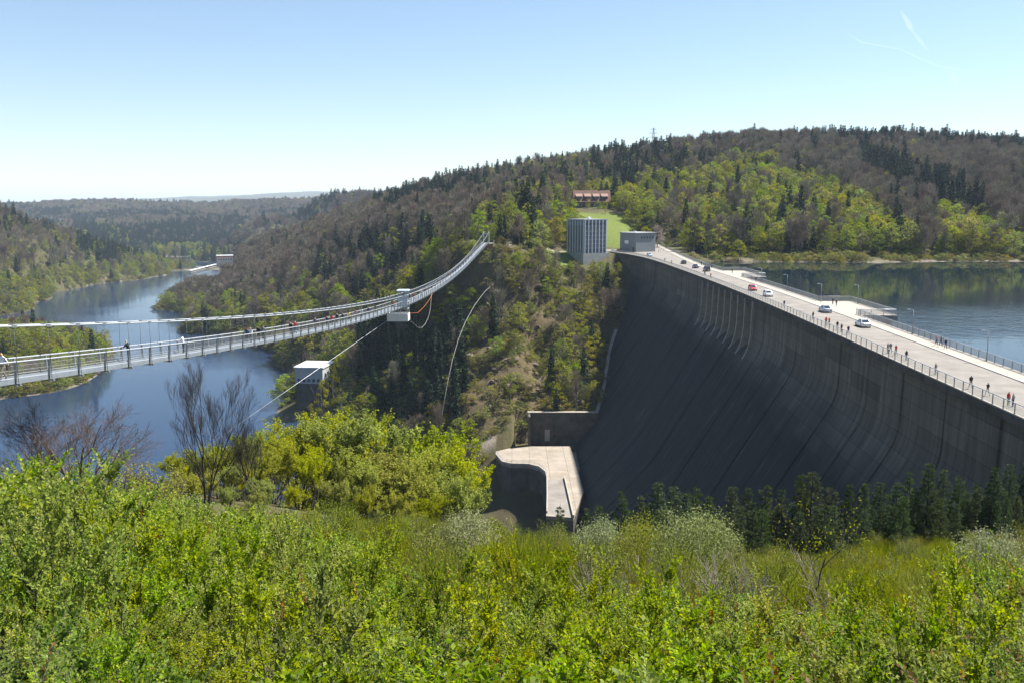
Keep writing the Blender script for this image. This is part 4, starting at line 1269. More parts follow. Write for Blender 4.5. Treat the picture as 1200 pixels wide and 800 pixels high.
# what the ground (with its canopy) hides from the survey point is left out
ang = np.arctan2(x, y); rr = np.hypot(x, y)
GRr = np.hypot(GX[:, :NI], GY[:, :NI])
can = np.where((GY[:, :NI] > 520) & (GZ[:, :NI] > -78), 7.0, 0.0)
Tm = np.maximum.accumulate((GZ[:, :NI] + can - CZ) / GRr, axis=0)
fi = np.clip(((ang - TH_IN[0]) / (TH_IN[1] - TH_IN[0])).round().astype(int), 0, NI - 1)
fr = np.clip(((np.log(rr) - math.log(1.6)) / (math.log(26000) - math.log(1.6)) * (NR - 1)).astype(int) - 2, 0, NR - 1)
vis_t = Tm[fr, fi]
TREES = {k: [] for k in PROTO}
for i in range(len(x)):
    yy = y[i]
    if (z[i] + 20 - CZ) / rr[i] < vis_t[i]: continue
    u = rng.random(6)
    px, py = project(x[i], yy, z[i] + 8)
    if yy < 330 and (px < 250 or px > 700): 
        if yy < 140: continue
    kd, dn = kind_of(px, py, x[i], yy, z[i], u)
    if u[1] > dn: continue
    hh = {'birch_tree': 10 + 6.5 * u[2], 'beech_tree': 13 + 6 * u[2], 'spruce_tree': 14 + 9 * u[2] ** 1.3, 'cherry_tree': 8 + 4 * u[2]}[kd]
    if yy < 450 and x[i] > -25 and kd == 'birch_tree': hh *= .45 + .5 * u[3]
    elif yy > 440: hh *= (.95 + .27 * u[3]) if kd != 'spruce_tree' else (.85 + .4 * u[3])
    if yy > 1700: hh *= 1.15
    if yy > 2600: hh *= 1.2
    lim = top_limit(px, yy)
    zt = onY(px, lim + 4 * u[4], yy)[2] if lim > 0 else 1e9
    if abs(x[i] - (-30.3 + (yy - 53) * .0457)) < 8 and 395 < yy < 438: zt = min(zt, -3.0 if yy < 420 else -4.5)
    elif abs(x[i] - (-30.3 + (yy - 53) * .0457)) < 5 and 350 < yy < 400: zt = min(zt, .5)
    if z[i] + hh > zt:
        hh2 = zt - z[i]
        if hh2 < 2.2 or hh2 < hh * .28: continue
        if hh2 < hh * .6 and kd in ('spruce_tree', 'beech_tree') and u[5] < .75: kd = 'birch_tree'
        hh = hh2 * (.85 + .15 * u[4])
    if (z[i] + hh - CZ) / rr[i] < vis_t[i] + .001: continue
    wd = (1.05 + .25 * u[4] if kd != 'spruce_tree' else 1.05) if yy < 1700 else 1.5 if yy < 2600 else 1.9
    if kd == 'spruce_tree': wd *= .9 + .2 * u[5]
    TREES[kd].append((x[i], yy, z[i], hh, wd, rng.random() * 6.28, hh / rr[i], int(rng.integers(0, len(PROTO[kd])))))
# scrub on the rocky bank
SCR = []
g_ = np.random.default_rng(55)
for yy in np.arange(328, 446, 2.9):
    for xx in np.arange(-75, 52, 2.9):
        X = xx + g_.uniform(-1.4, 1.4); Y = yy + g_.uniform(-1.4, 1.4); zz = H1(X, Y)
        if zz < -81: continue
        dn = vnoise(np.array([X / 9.]), np.array([Y / 9.]), 12)[0]
        if g_.random() > .35 + .9 * dn: continue
        d_ = damx(np.clip(Y, 20, 468)) - X
        if d_ < float(face_off(max(0, -zz))) + 1.5: continue
        a_ = np.array([X]); b_ = np.array([Y])
        if in_poly(a_, b_, APRON)[0] or dist_poly(a_, b_, APRON)[0] < 2.5 or min(dist_poly(a_, b_, pp, False)[0] for pp in PATHS) < 2.5: continue
        if -1 < X < 30 and Y < 334: continue
        if 0 < X < 52 and Y > 440: continue
        px_, py_ = project(X, Y, zz)
        if 618 < px_ < 690 and Y < 336: continue
        h_ = 1.3 + 2.6 * g_.random() ** 2 * (.6 + dn); SCR.append((X, Y, zz - .1, h_, 1.5, g_.random() * 6.28, h_ / Y, int(g_.integers(0, 2))))
for yy in np.arange(425, 475, 2.4):
    for xx in np.arange(85, 330, 2.4):
        X = xx + g_.uniform(-1.2, 1.2); Y = yy + g_.uniform(-1.2, 1.2); zz = H1(X, Y)
        if zz < -3.95 or zz > -1.5 or (X < 100 and Y > 440): continue
        if vnoise(np.array([X / 14.]), np.array([Y / 14.]), 12)[0] < .33: continue
        h_ = 1.2 + 2.6 * g_.random() ** 2; SCR.append((X, Y, zz - .1, h_, 1.6, g_.random() * 6.28, h_ / Y, int(g_.integers(0, 2))))
SH_ = ok_ = None
gx_ = g_.uniform(-.62, .0, 60000); gy_ = g_.uniform(480, 1500, 60000); gx_ = gx_ * gy_; gz_ = H(gx_, gy_)
for X, Y, zz in zip(gx_, gy_, gz_):
    if -81.8 < zz < -79.2 and g_.random() < .8: SCR.append((X, Y, zz - .1, 2 + 4 * g_.random(), 1.5, g_.random() * 6.28, 3 / Y, int(g_.integers(0, 2))))
# single trees the photo shows on their own
def single(kd, px, Y, h, wd=1.0, var=0):
    X = onY(px, 300, Y)[0]; zz = H1(X, Y); TREES[kd].append((X, Y, zz - .2, h, wd, rng.random() * 6.28, 9.0, var))
single('birch_tree', 372, 418, 27, .62, 1); single('birch_tree', 386, 424, 30, .55, 3); single('birch_tree', 358, 410, 20, .6, 1); single('birch_tree', 396, 415, 22, .6, 3)
single('birch_tree', 865, 446, 11, 1.15, 2); single('cherry_tree', 770, 520, 14, 1.0, 0); single('birch_tree', 782, 505, 10, .9, 1)
single('birch_tree', 688, 624, 7, 1.1, 1); single('birch_tree', 708, 622, 5.5, 1.3, 2); single('birch_tree', 716, 628, 9, .9, 0); single('spruce_tree', 722, 640, 15, 1, 2); single('birch_tree', 664, 560, 12, .9, 1); single('birch_tree', 727, 610, 13, .9, 3); single('spruce_tree', 742, 600, 17, 1, 0); single('birch_tree', 700, 618, 6, 1.2, 2); single('birch_tree', 756, 560, 12, 1, 2); single('birch_tree', 735, 575, 9, 1.1, 2); single('spruce_tree', 668, 600, 13, 1, 1)
single('birch_tree', 985, 437, 5, 1.3, 2); single('birch_tree', 924, 441, 4, 1.3, 2); single('birch_tree', 592, 385, 13, .75, 1)
print('trees', {k: len(v) for k, v in TREES.items()})

def instancer(name, kind, rows):
    """one object: points that carry a tree each"""
    rows = np.array(rows)
    me = bpy.data.meshes.new(name)
    me.vertices.add(len(rows)); me.vertices.foreach_set('co', rows[:, :3].astype(np.float32).ravel())
    for nm, typ, arr in (('sz', 'FLOAT_VECTOR', np.stack([rows[:, 3] * rows[:, 4], rows[:, 3] * rows[:, 4], rows[:, 3]], -1)), ('rot', 'FLOAT', rows[:, 5]), ('pick', 'INT', rows[:, 7])):
        a = me.attributes.new(nm, typ, 'POINT')
        a.data.foreach_set('vector' if typ == 'FLOAT_VECTOR' else 'value', (arr.astype(np.int32) if typ == 'INT' else arr.astype(np.float32)).ravel())
    o = link_mesh(name, me); o['kind'] = 'stuff'
    pc = bpy.data.collections.new(name + '_kinds')
    for i, (jm, _, hh) in enumerate(PROTO[kind]):
        po = bpy.data.objects.new('%s_%d' % (kind, i), jm); po.scale = (1 / HREF[kind][i],) * 3; pc.objects.link(po)
    ng = bpy.data.node_groups.new(name, 'GeometryNodeTree')
    ng.interface.new_socket('Geometry', in_out='INPUT', socket_type='NodeSocketGeometry')
    ng.interface.new_socket('Geometry', in_out='OUTPUT', socket_type='NodeSocketGeometry')
    N = ng.nodes; L = ng.links
    gi = N.new('NodeGroupInput'); go = N.new('NodeGroupOutput')
    ip = N.new('GeometryNodeInstanceOnPoints'); ci = N.new('GeometryNodeCollectionInfo')
    ci.inputs['Collection'].default_value = pc; ci.inputs['Separate Children'].default_value = True; ci.inputs['Reset Children'].default_value = False
    def na(nm, dt):
        a = N.new('GeometryNodeInputNamedAttribute'); a.data_type = dt; a.inputs[0].default_value = nm; return a.outputs[0]
    cx = N.new('ShaderNodeCombineXYZ'); L.new(na('rot', 'FLOAT'), cx.inputs[2])
    L.new(gi.outputs[0], ip.inputs['Points']); L.new(ci.outputs[0], ip.inputs['Instance'])
    ip.inputs['Pick Instance'].default_value = True
    L.new(na('pick', 'INT'), ip.inputs['Instance Index']); L.new(cx.outputs[0], ip.inputs['Rotation']); L.new(na('sz', 'FLOAT_VECTOR'), ip.inputs['Scale'])
    L.new(ip.outputs[0], go.inputs[0])
    md = o.modifiers.new('plants', 'NODES'); md.node_group = ng
    return o

protos('bank_shrub', [spring_tree(45, 3.2, 1.5, 420, .30, 9, base=.06), spring_tree(46, 2.8, 1.7, 420, .30, 9, base=.05)], M_bark, leafmat('scrub_leaves', [(0, (0.11, 0.105, 0.024)), (0.5, (0.17, 0.17, 0.030)), (1, (0.23, 0.24, 0.04))], 0.3, objvar=.4, huevar=.04, spec=.1))
HREF['bank_shrub'] = [3.2, 2.8]
TREES['bank_shrub'] = SCR
def place_lab(kd, x_, y_, z_):
    if kd == 'bank_shrub': return ('low olive shrub on the far shore of the upper reservoir', 'low shrubs on the reservoir shore') if x_ > 80 else ('low olive shrub on the shore of the lower lake', 'low shrubs on the lake shore') if y_ > 450 else ('low olive shrub on the rocky bank beside the dam', 'low shrubs on the rocky bank')
    w_ = {'birch_tree': 'yellow-green young-leaved tree', 'beech_tree': 'bare brown-twigged tree', 'spruce_tree': 'dark green spruce', 'cherry_tree': 'pale pinkish blossoming tree'}[kd]
    if x_ > 70 and y_ > 400: return w_ + ' on the hillside beyond the upper reservoir', w_ + 's beyond the upper reservoir'
    if y_ < 330: return w_ + ' low on the slope between the viewpoint and the lake', w_ + 's below the viewpoint'
    if y_ < 445 and x_ > -60: return w_ + ' on the steep bank between footbridge head and dam', w_ + 's on the bank beside the dam'
    if x_ > -60: return w_ + ' on the rise around and behind the tiled house', w_ + 's around the tiled house'
    if x_ < -180 and y_ < 720: return w_ + ' on the low spit by the footbridge', w_ + 's on the spit'
    if x_ < -330 and y_ < 1650 and y_ > 800: return w_ + ' on the hill across the lake', w_ + 's across the lake'
    return w_ + ' on the long ridge behind the footbridge', w_ + 's on the long ridge'
for kd, rows in TREES.items():
    rows.sort(key=lambda q: -q[6])
    for (X, Y, Z, h, wd, rot, k_, var) in rows[:300]:
        jm, (m0, m1), _ = PROTO[kd][var]; s_ = h / HREF[kd][var]
        lab, grp = place_lab(kd, X, Y, Z)
        if k_ * F > 42:
            o = empty(kd, (X, Y, Z - .15), rot); link_mesh('trunk', m0, o); link_mesh('crown', m1, o)
        else:
            o = link_mesh(kd, jm); o.location = (X, Y, Z - .15); o.rotation_euler = (0, 0, rot)
        o.scale = (s_ * wd, s_ * wd, s_)
        tag(o, lab, {'birch_tree': 'tree', 'beech_tree': 'tree', 'spruce_tree': 'spruce', 'cherry_tree': 'tree', 'bank_shrub': 'shrub'}[kd], grp)
    if len(rows) > 300:
        instancer({'birch_tree': 'birch_forest', 'beech_tree': 'beech_forest', 'spruce_tree': 'spruce_forest', 'cherry_tree': 'cherry_grove', 'bank_shrub': 'bank_shrubbery'}[kd], kd, rows[300:])
# ------------------------------------------------------------------ the slope in front of the viewpoint
LEAF_TOP = np.array([(-80,545),(0,560),(60,572),(120,600),(200,622),(280,640),(330,628),(380,648),(450,648),(520,652),(600,648),(690,660),(760,650),(830,672),(900,668),(960,690),(1050,694),(1120,672),(1200,662),(1280,650)], float)
def zone(y0, y1, step, seed, xr=.66):
    g = np.random.default_rng(seed); out = []
    for yy in np.arange(y0, y1, step):
        for xx in np.arange(-xr * yy - 1.5, xr * yy + 1.5, step):
            out.append((xx + g.uniform(-.48, .48) * step, yy + g.uniform(-.48, .48) * step))
    return out, g
BIG = {}
def kind_set(name, plants, wood, leaf):
    PROTO[name] = [(p.joined(name, wood, leaf), p.meshes(name, wood, leaf), p.arr(0)[0][:, 2].max()) for p in plants]
    BIG[name] = []
kind_set('leafy_shrub', [leafy_shrub(51, ll=.062, lw=.041), leafy_shrub(52, 1.7, 1.3, 14, ll=.068, lw=.044), leafy_shrub(53, 2.1, 1.0, 12, ll=.060, lw=.040), leafy_shrub(54, 1.8, 1.2, 13, red=.16, ll=.056, lw=.036), leafy_shrub(55, 1.9, 1.1, 12, 24, 13, .068, .044)], M_bark, M_shrub)
HREF['leafy_shrub'] = [1.9, 1.7, 2.1, 1.8, 1.9]
kind_set('broom_shrub', [broom_shrub(61), broom_shrub(62, 2.1, 1.2, 480), broom_shrub(63, 2.5, .8, 360), broom_shrub(64, 2.2, 1.0, 420, 1.6)], M_bark, M_broom)
HREF['broom_shrub'] = [2.3, 2.1, 2.5, 2.2]
kind_set('sapling', [bare_tree(71, 3.2, 3, 3, .45, .25, .022, (3, 5), 9, .055), bare_tree(72, 2.8, 4, 3, .5, .2, .02, (3, 5), 12, .055), bare_tree(73, 3.6, 2, 3, .42, .25, .024, (3, 5), 9, .05)], M_bark_dk, M_lime)
HREF['sapling'] = [3.2, 2.8, 3.6]

# near leafy shrubs
pts, g = zone(4.2, 31, 1.12, 101)
for X, Y in pts:
    if Y < 3.5: continue
    px, _ = project(X, Y, 15)
    if px < -70 or px > 1270: continue
    top = np.interp(px, LEAF_TOP[:, 0], LEAF_TOP[:, 1])
    k = min(1, max(0, (Y - 5) / 13)); row = 826 + (top - 826) * k ** .8 + g.normal() * 15
    zg = H1(X, Y); h = onY(px, row, Y)[2] - zg
    if px > 430 and Y > 15.5: continue
    if Y > 20 and g.random() < .25: continue
    if h < .75 or g.random() < .04: h = .75 + .5 * g.random()
    h = min(h, 3.0)
    v = int(g.choice([0, 1, 2, 4, 3], p=[.24, .22, .22, .17, .15] if px < 650 else [.18, .16, .16, .15, .35]))
    BIG['leafy_shrub'].append((X, Y, zg, h, 1.0 if h > 1.2 else 1.4, g.random() * 6.28, h / math.hypot(X, Y), v))
# broom and scrub behind them
pts, g = zone(16.5, 82, 1.55, 102)
for X, Y in pts:
    px, py = project(X, Y, H1(X, Y) + 1.5)
    if px < -60 or px > 1260: continue
    zg = H1(X, Y)
    d = vnoise(np.array([X / 7.]), np.array([Y / 7.]), 8)[0]
    if d < .22: continue
    h = (1.5 + 1.3 * d) * (.8 + .4 * g.random())
    if px < 330: h *= .95
    lim = np.interp(px, [0, 300, 600, 700, 800, 900, 1200], [575, 600, 612, 612, 625, 632, 628]) + g.normal() * 5 + max(0, 40 - Y) * .7
    for q_, w_ in ((826, 42), (1182, 30), (708, 24), (757, 24), (545, 26)):
        if abs(px - q_) < w_ and Y < 60: lim = max(lim, 646)
    zt = onY(px, lim, Y)[2]
    if zg + h > zt: h = zt - zg
    if h < .7: continue
    if Y < (22 if px < 430 else 19): continue
    if px < 150 and Y > 42: continue
    if px < 470 and Y > 76: continue
    if g.random() < (.35 if px < 420 else .16): BIG['sapling'].append((X, Y, zg - .1, h * 1.35, 1, g.random() * 6.28, h / Y, int(g.integers(0, 3)))); continue
    BIG['broom_shrub'].append((X, Y, zg - .1, h, 1 + .3 * g.random(), g.random() * 6.28, h / Y, int(g.integers(0, 4))))
pts, g = zone(78, 125, 3.0, 103)
for X, Y in pts:
    px, py = project(X, Y, H1(X, Y) + 1.5)
    if px < 470 or px > 640: continue
    zg = H1(X, Y); h = 1.6 + 1.6 * g.random()
    BIG['broom_shrub'].append((X, Y, zg - .1, h, 1.3, g.random() * 6.28, h / Y, int(g.integers(0, 4))))
FGL = {'leafy_shrub': (['bright green leafy shrub with small glossy leaves below the viewpoint', 'bright green leafy shrub with reddish young shoots below the viewpoint'], 'leafy shrubs below the viewpoint', 'shrub'),
       'broom_shrub': (['olive-green thicket of thin upright broom rods on the slope'], 'broom shrubs on the slope', 'shrub'),
       'sapling': (['thin dark-stemmed sapling with sparse yellow buds among the shrubs'], 'saplings on the slope', 'sapling')}
for kd, rows in BIG.items():
    rows.sort(key=lambda q: -q[6])
    labs, grp, cat = FGL[kd]
    for (X, Y, Z, h, wd, rot, k_, var) in rows[:300]:
        (m0, m1) = PROTO[kd][var][1]; s_ = h / HREF[kd][var]
        o = empty(kd, (X, Y, Z), rot)
        if k_ * F > 30: link_mesh('stems', m0, o)
        link_mesh('foliage', m1, o)
        o.scale = (s_ * wd, s_ * wd, s_)
        red = kd == 'leafy_shrub' and var == 3
        tag(o, labs[1] if red else labs[0], cat, grp + (' with red shoots' if red else ''))
    if len(rows) > 300:
        instancer({'leafy_shrub': 'shrubbery', 'broom_shrub': 'broom_scrub', 'sapling': 'sapling_scrub'}[kd], kd, rows[300:])
print('fg', {k: len(v) for k, v in BIG.items()})

def tree_obj(name, plant, wood, leaf, px, Y, top, label, cat, group=None, rot=0.0, sink=.2, wd=1.0, meshes=None, crown='crown'):
    X = onY(px, 400, Y)[0]; zg = H1(X, Y) - sink
    h = onY(px, top, Y)[2] - zg
    m0, m1 = meshes or plant.meshes(name, wood, leaf)
    hh = max(v.co.z for v in m0.vertices)
    if m1 and len(m1.vertices): hh = max(hh, max(v.co.z for v in m1.vertices))
    o = empty(name, (X, Y, zg), rot)
    link_mesh('trunk', m0, o)
    if m1: link_mesh(crown, m1, o)
    k = h / hh; o.scale = (k * wd, k * wd, k)
    tag(o, label, cat, group); return o

# row of young pines in front of the dam
PM = [pine_tree(81, dens=1.5).meshes('pine', M_bark_dk, M_pine), pine_tree(82, 12, 2.6, 1.4).meshes('pine', M_bark_dk, M_pine), pine_tree(83, 10, 2.4, 1.5).meshes('pine', M_bark_dk, M_pine), pine_tree(84, 11.5, 2.1, 1.5).meshes('pine', M_bark_dk, M_pine)]
g = np.random.default_rng(9)
prow = [(692,600,92),(705,594,96),(735,574,90),(752,584,95),(772,566,88),(795,572,93),(822,572,90),(842,582,95),(862,572,88),(883,576,92),(905,568,87),(925,574,92),(945,558,86),(962,556,84),(985,570,90),(1003,568,86),(1024,570,91),(1042,566,86),(1062,566,90),(1080,556,85),(1100,543,83),(1118,548,88),(1138,560,84),(1158,566,88),(1176,552,82),(1196,546,84),(1218,540,86)]
for i, (px, top, Y) in enumerate(prow):
    tree_obj('pine_tree', None, None, None, px, Y, top - 5 + g.normal() * 2, 'dark green young pine in the row before the foot of the dam', 'pine', 'pines in front of the dam', g.random() * 6.28, meshes=PM[i % 4], wd=.9 + .2 * g.random())
for i in range(34):
    px = 700 + i * 15.5 + g.normal() * 4
    top = np.interp(px, [690, 760, 900, 1100, 1240], [606, 592, 594, 578, 572]) + g.normal() * 10
    tree_obj('pine_tree', None, None, None, px, 76 + g.random() * 10, top, 'dark green young pine in the row before the foot of the dam', 'pine', 'pines in front of the dam', g.random() * 6.28, meshes=PM[i % 4], wd=.95 + .2 * g.random())
tree_obj('pine_tree', None, None, None, 658, 88, 588, 'small dark pine standing alone before the apron ramp', 'pine', None, 1.0, meshes=PM[2], wd=.9)

# yellow-green trees at the left of the apron
YM = [bare_tree(91, 12, 4, 4, .44, .20, .12, (3, 5), 9, .24).meshes('spring', M_bark_dk, M_yellow), bare_tree(92, 12, 5, 4, .40, .22, .11, (3, 5), 7, .23).meshes('spring', M_bark_dk, M_yellow), bare_tree(93, 12, 3, 4, .48, .18, .13, (3, 5), 10, .25).meshes('spring', M_bark_dk, M_yellow)]
for i, (px, top, Y) in enumerate([(318,508,96),(345,484,104),(375,474,110),(402,478,104),(430,484,112),(462,490,108),(492,496,114),(520,512,108),(300,525,90),(360,520,92),(418,522,96),(475,530,98),(530,548,100),(270,512,90),(198,530,80),(222,522,84),(246,514,86),(286,502,98),(308,498,106),(280,540,86),(448,518,102),(505,522,104),(262,540,84),(240,548,78),(215,552,74),(300,556,76),(335,566,78),(390,560,84),(425,568,86),(465,572,88),(500,578,90),(255,566,70),(290,575,70),(185,560,72),(150,572,66)]):
    tree_obj('spring_tree', None, None, None, px, Y, top, 'yellow-green tree in new leaf with many upright stems on the slope', 'tree', 'yellow-green trees on the near slope', i * 1.3, meshes=YM[i % 3], wd=1.15)

# bare trees at the left
tree_obj('bare_tree', bare_tree(207, 9.5, 3, 5, .40, .16, .11, (3, 5)), M_bark_dk, M_yellow, 232, 70, 418, 'tall slender leafless tree with two dark stems against the lake', 'tree', None, 0.6, wd=.78)
tree_obj('bare_tree', bare_tree(202, 6.5, 3, 5, .52, .06, .10, (3, 4)), M_bark_brown, M_yellow, 88, 58, 452, 'spreading leafless brownish tree under the footbridge', 'tree', None, 2.0, wd=1.15)
tree_obj('bare_tree', bare_tree(203, 6, 3, 4, .55, .05, .09, (3, 5)), M_bark_brown, M_yellow, 18, 56, 468, 'low leafless brownish tree at the left edge', 'tree', None, 1.0, wd=1.2)
tree_obj('bare_tree', bare_tree(204, 7, 4, 4, .42, .15, .09, (3, 5)), M_bark_dk, M_yellow, 290, 82, 478, 'many-stemmed leafless tree beside the yellow-green trees', 'tree', None, .3)
for i, (px, top, Y) in enumerate([(165,545,60),(140,560,56),(55,520,60),(130,520,66),(200,540,64)]):
    tree_obj('bare_tree', None, None, None, px, Y, top, 'small leafless bush among the shrubs under the footbridge', 'bush', 'leafless bushes under the footbridge', i * 2., meshes=[bare_tree(205 + i, 4, 4, 3, .5, .1, .05, (3, 5), 2).meshes('bush', M_bark_brown, M_yellow)][0], wd=1.2)

# silvery bushes
WM = [broom_shrub(301, 4.2, 2.1, 900, 2.2), broom_shrub(302, 3.4, 1.4, 600, 2.0)]
def willow(seed, H_, Rc, nl):
    p = Plant(seed); g = p.g
    for i in range(34):
        a = i * 2.4; r = Rc * math.sqrt((i + .5) / 34); e = np.array([r * math.cos(a), r * math.sin(a), H_ * (1 - .45 * (r / Rc) ** 2) * (.85 + .15 * g.random())])
        Q = wobble(g, np.array([0, 0, -.1]), e, 5, .15, .05); p.tube(Q, np.linspace(.03, .006, 5), 4)
        m = nl // 34; k = .3 + .7 * np.sqrt(g.random(m)); i0 = np.clip((k * 4).astype(int), 0, 3); f = (k * 4 - i0)[:, None]
        pts = Q[i0] * (1 - f) + Q[i0 + 1] * f + g.normal(size=(m, 3)) * .20
        p.kites(pts, .07 + .08 * g.random(m), .03 + .02 * g.random(m), rdir(g, m) * .7 + np.array([0, 0, .6]))
    return p
WM = [willow(303, 4, 1.9, 11000).meshes('willow', M_bark, M_willow), willow(304, 3.4, 1.3, 8000).meshes('willow', M_bark, M_willow)]
tree_obj('silver_bush', None, None, None, 826, 52, 584, 'large rounded silver-green bush in front of the pines', 'bush', None, 0, meshes=WM[0], wd=1.1)
tree_obj('silver_bush', None, None, None, 1182, 48, 606, 'silver-green bush at the right edge under the pines', 'bush', None, 1, meshes=WM[0], wd=.9)
tree_obj('silver_bush', None, None, None, 708, 56, 600, 'pale silver-green bush left of the pine row', 'bush', None, 2, meshes=WM[1], wd=1.1)
tree_obj('silver_bush', None, None, None, 545, 56, 592, 'pale silver-green bush below the yellow-green trees', 'bush', None, 3, meshes=WM[1], wd=1.3)
LM = [willow(305, 3.6, 1.4, 5000).meshes('lime', M_bark, M_lime)]
tree_obj('lime_bush', None, None, None, 757, 55, 596, 'lime-green bush between two silver-green bushes', 'bush', None, 0, meshes=LM[0], wd=1.0)
tree_obj('lime_bush', None, None, None, 655, 74, 612, 'small lime-green bush below the apron ramp', 'bush', None, 0, meshes=LM[0], wd=1.0)
# thin sapling and dead stalks at the right
tree_obj('young_tree', bare_tree(401, 3.2, 1, 3, .7, .1, .03, (3, 5), 4, .05), M_bark_dk, M_lime, 957, 24, 572, 'thin single young tree with dead lower twigs before the pines', 'tree', None, 0)
for i, (px, top, Y) in enumerate([(822,640,19),(842,650,18),(868,662,18),(985,650,21),(722,652,18),(742,660,16)]):
    tree_obj('dead_stalk', bare_tree(410 + i, 2, 2, 3, .5, .06, .010, (3, 5)), M_bark_pale, M_yellow, px, Y, top, 'pale dead twiggy stalk standing among the scrub', 'dead stalk', 'pale dead stalks in the scrub', i * 1.1)
# grass and litter between the shrubs
p = Plant(500); g5 = p.g
for i in range(70):
    a = g5.random() * 6.28; r = .35 * math.sqrt(g5.random()); 
    p.kites(np.array([[r * math.cos(a), r * math.sin(a), 0]]), .25 + .4 * g5.random(), .012 + .008 * g5.random(), np.array([[g5.normal() * .4, g5.normal() * .4, 1]]))
M_grass = leafmat('dry_grass', [(0, (0.09, 0.10, 0.025)), (.5, (0.15, 0.14, 0.05)), (1, (0.26, 0.21, 0.11))], .2, objvar=.2)
p.tube(np.array([[0, 0, -.05], [0, 0, .02]]), .01, 3)
PROTO['grass'] = [(p.joined('grass', M_bark, M_grass), None, .5)]; HREF['grass'] = [.5]
rows = []
pts, g = zone(3.5, 60, .62, 105)
for X, Y in pts:
    if g.random() < .35 + .004 * Y: continue
    rows.append((X, Y, 0, .3 + .5 * g.random(), 1 + .5 * g.random(), g.random() * 6.28, 0, 0))
rows = np.array(rows); rows[:, 2] = H(rows[:, 0], rows[:, 1])
instancer('grass', 'grass', rows)

# tall leafy shoots that stand out of the shrubs
SM = [leafy_shrub(601, 2.6, .42, 5, 26, 15, .058, .038).meshes('shoot', M_bark_dk, M_shrub), leafy_shrub(602, 2.4, .55, 5, 24, 14, .066, .042).meshes('shoot', M_bark_dk, M_lime)]
for i, (px, top, Y) in enumerate([(22,548,11),(60,538,13),(128,585,12),(205,585,15),(245,610,12),(335,592,15),(410,622,12),(440,602,17),(505,640,11),(600,622,16),(655,632,14),(692,640,12),(775,655,11),(925,668,10),(1010,668,12),(1110,660,11),(1165,655,9),(300,640,9),(560,660,9),(90,600,9),(380,660,8),(860,690,8),(1060,690,8)]):
    tree_obj('leafy_shoot', None, None, None, px, Y, top, 'tall upright leafy shoot rising above the shrubs', 'shrub', 'tall shoots above the shrubs', i * 1.7, meshes=SM[i % 2], wd=.9, crown='foliage')

# loose rocks on the bank beside the dam
M_rock = plain('rock', (0.12, 0.095, 0.075), .95, var=.4, scale=1.2, bump=.4, spec=.1)
RK = []
for sd in range(4):
    bm = bmesh.new(); bmesh.ops.create_icosphere(bm, subdivisions=2, radius=1); g = np.random.default_rng(700 + sd)
    pl = [(Vector(rdir(g, 1)[0]), .55 + .35 * g.random()) for _ in range(9)]
    for v in bm.verts:
        for nrm, d_ in pl:
            e_ = v.co.dot(nrm) - d_
            if e_ > 0: v.co -= nrm * e_
        v.co.z *= .75
    me = bpy.data.meshes.new('rock'); bm.to_mesh(me); bm.free(); me.materials.append(M_rock); RK.append(me)
g = np.random.default_rng(77); nr = 0
while nr < 150:
    px = g.uniform(520, 660); py = g.uniform(330, 505)
    X, Y = g.uniform(-32, 16), g.uniform(336, 425); zz = H1(X, Y)
    if not in_poly(np.array([X]), np.array([Y]), ROCK)[0] and g.random() < .7: continue
    if zz > -8 or zz < -64: continue
    o = link_mesh('rock', RK[nr % 4]); k = .5 + 1.6 * g.random() ** 2.5
    o.location = (X, Y, zz + k * .1); o.rotation_euler = (g.random() * .6, g.random() * .6, g.random() * 6.28); o.scale = (k * 1.3, k, k)
    tag(o, 'brown angular rock lying on the bare bank left of the dam', 'rock', 'rocks on the bank'); nr += 1
# ------------------------------------------------------------------ footbridge
_bY = np.array([22,52,62,76,86,98,115,138,165,194,234,272,324,378,441]); _bz = np.array([15.2,11.5,10.5,9.3,8.5,7.3,5.9,4.1,2.3,1.0,.2,-.1,.9,2.9,5.1])
_cY = np.array([22,53,69,79,98,139,184,234,296,358,400,425,441]); _cz = np.array([18.9,15.1,13.3,12.3,10.3,6.9,4.1,2.2,2.0,4.0,6.9,9.2,10.8])
_bp = np.polyfit(_bY, _bz, 5); _cp = np.polyfit(_cY, _cz, 5)
def bx_(Y): return -30.3 + (Y - 53) * .04574
def bpt(Y, side=0.0, up=0.0): return Vector((bx_(Y) + side, Y - side * .0457, float(np.polyval(_bp, Y)) + .3 + up))
def cpt(Y, side): return Vector((bx_(Y) + side, Y - side * .0457, float(np.polyval(_cp, Y))))
BY = np.arange(24, 441, 3.5)
M_grate = plain('deck_grating', (0.19, 0.215, 0.24), 0.55, 0.2, var=.10, scale=2)
sb = empty('suspension_footbridge', (bx_(230), 230, 0)); tag(sb, 'long light-grey suspension footbridge sweeping across the valley to the far bank', 'footbridge')
binv = Matrix.Translation(-Vector(sb.location))
def bchild(mb, name, mat):
    o = mb.build(name, mat, sb); o.matrix_parent_inverse = binv; return o
m = MB()
W2 = .95
fine = np.arange(24, 442, 1.75)
for a, b in zip(fine, fine[1:]):
    m.add([bpt(a, -W2), bpt(a, W2), bpt(b, W2), bpt(b, -W2)], [(0, 1, 2, 3)])
    m.add([bpt(a, -W2, -.07), bpt(a, W2, -.07), bpt(b, W2, -.07), bpt(b, -W2, -.07)], [(3, 2, 1, 0)])
bchild(m, 'deck', M_grate)
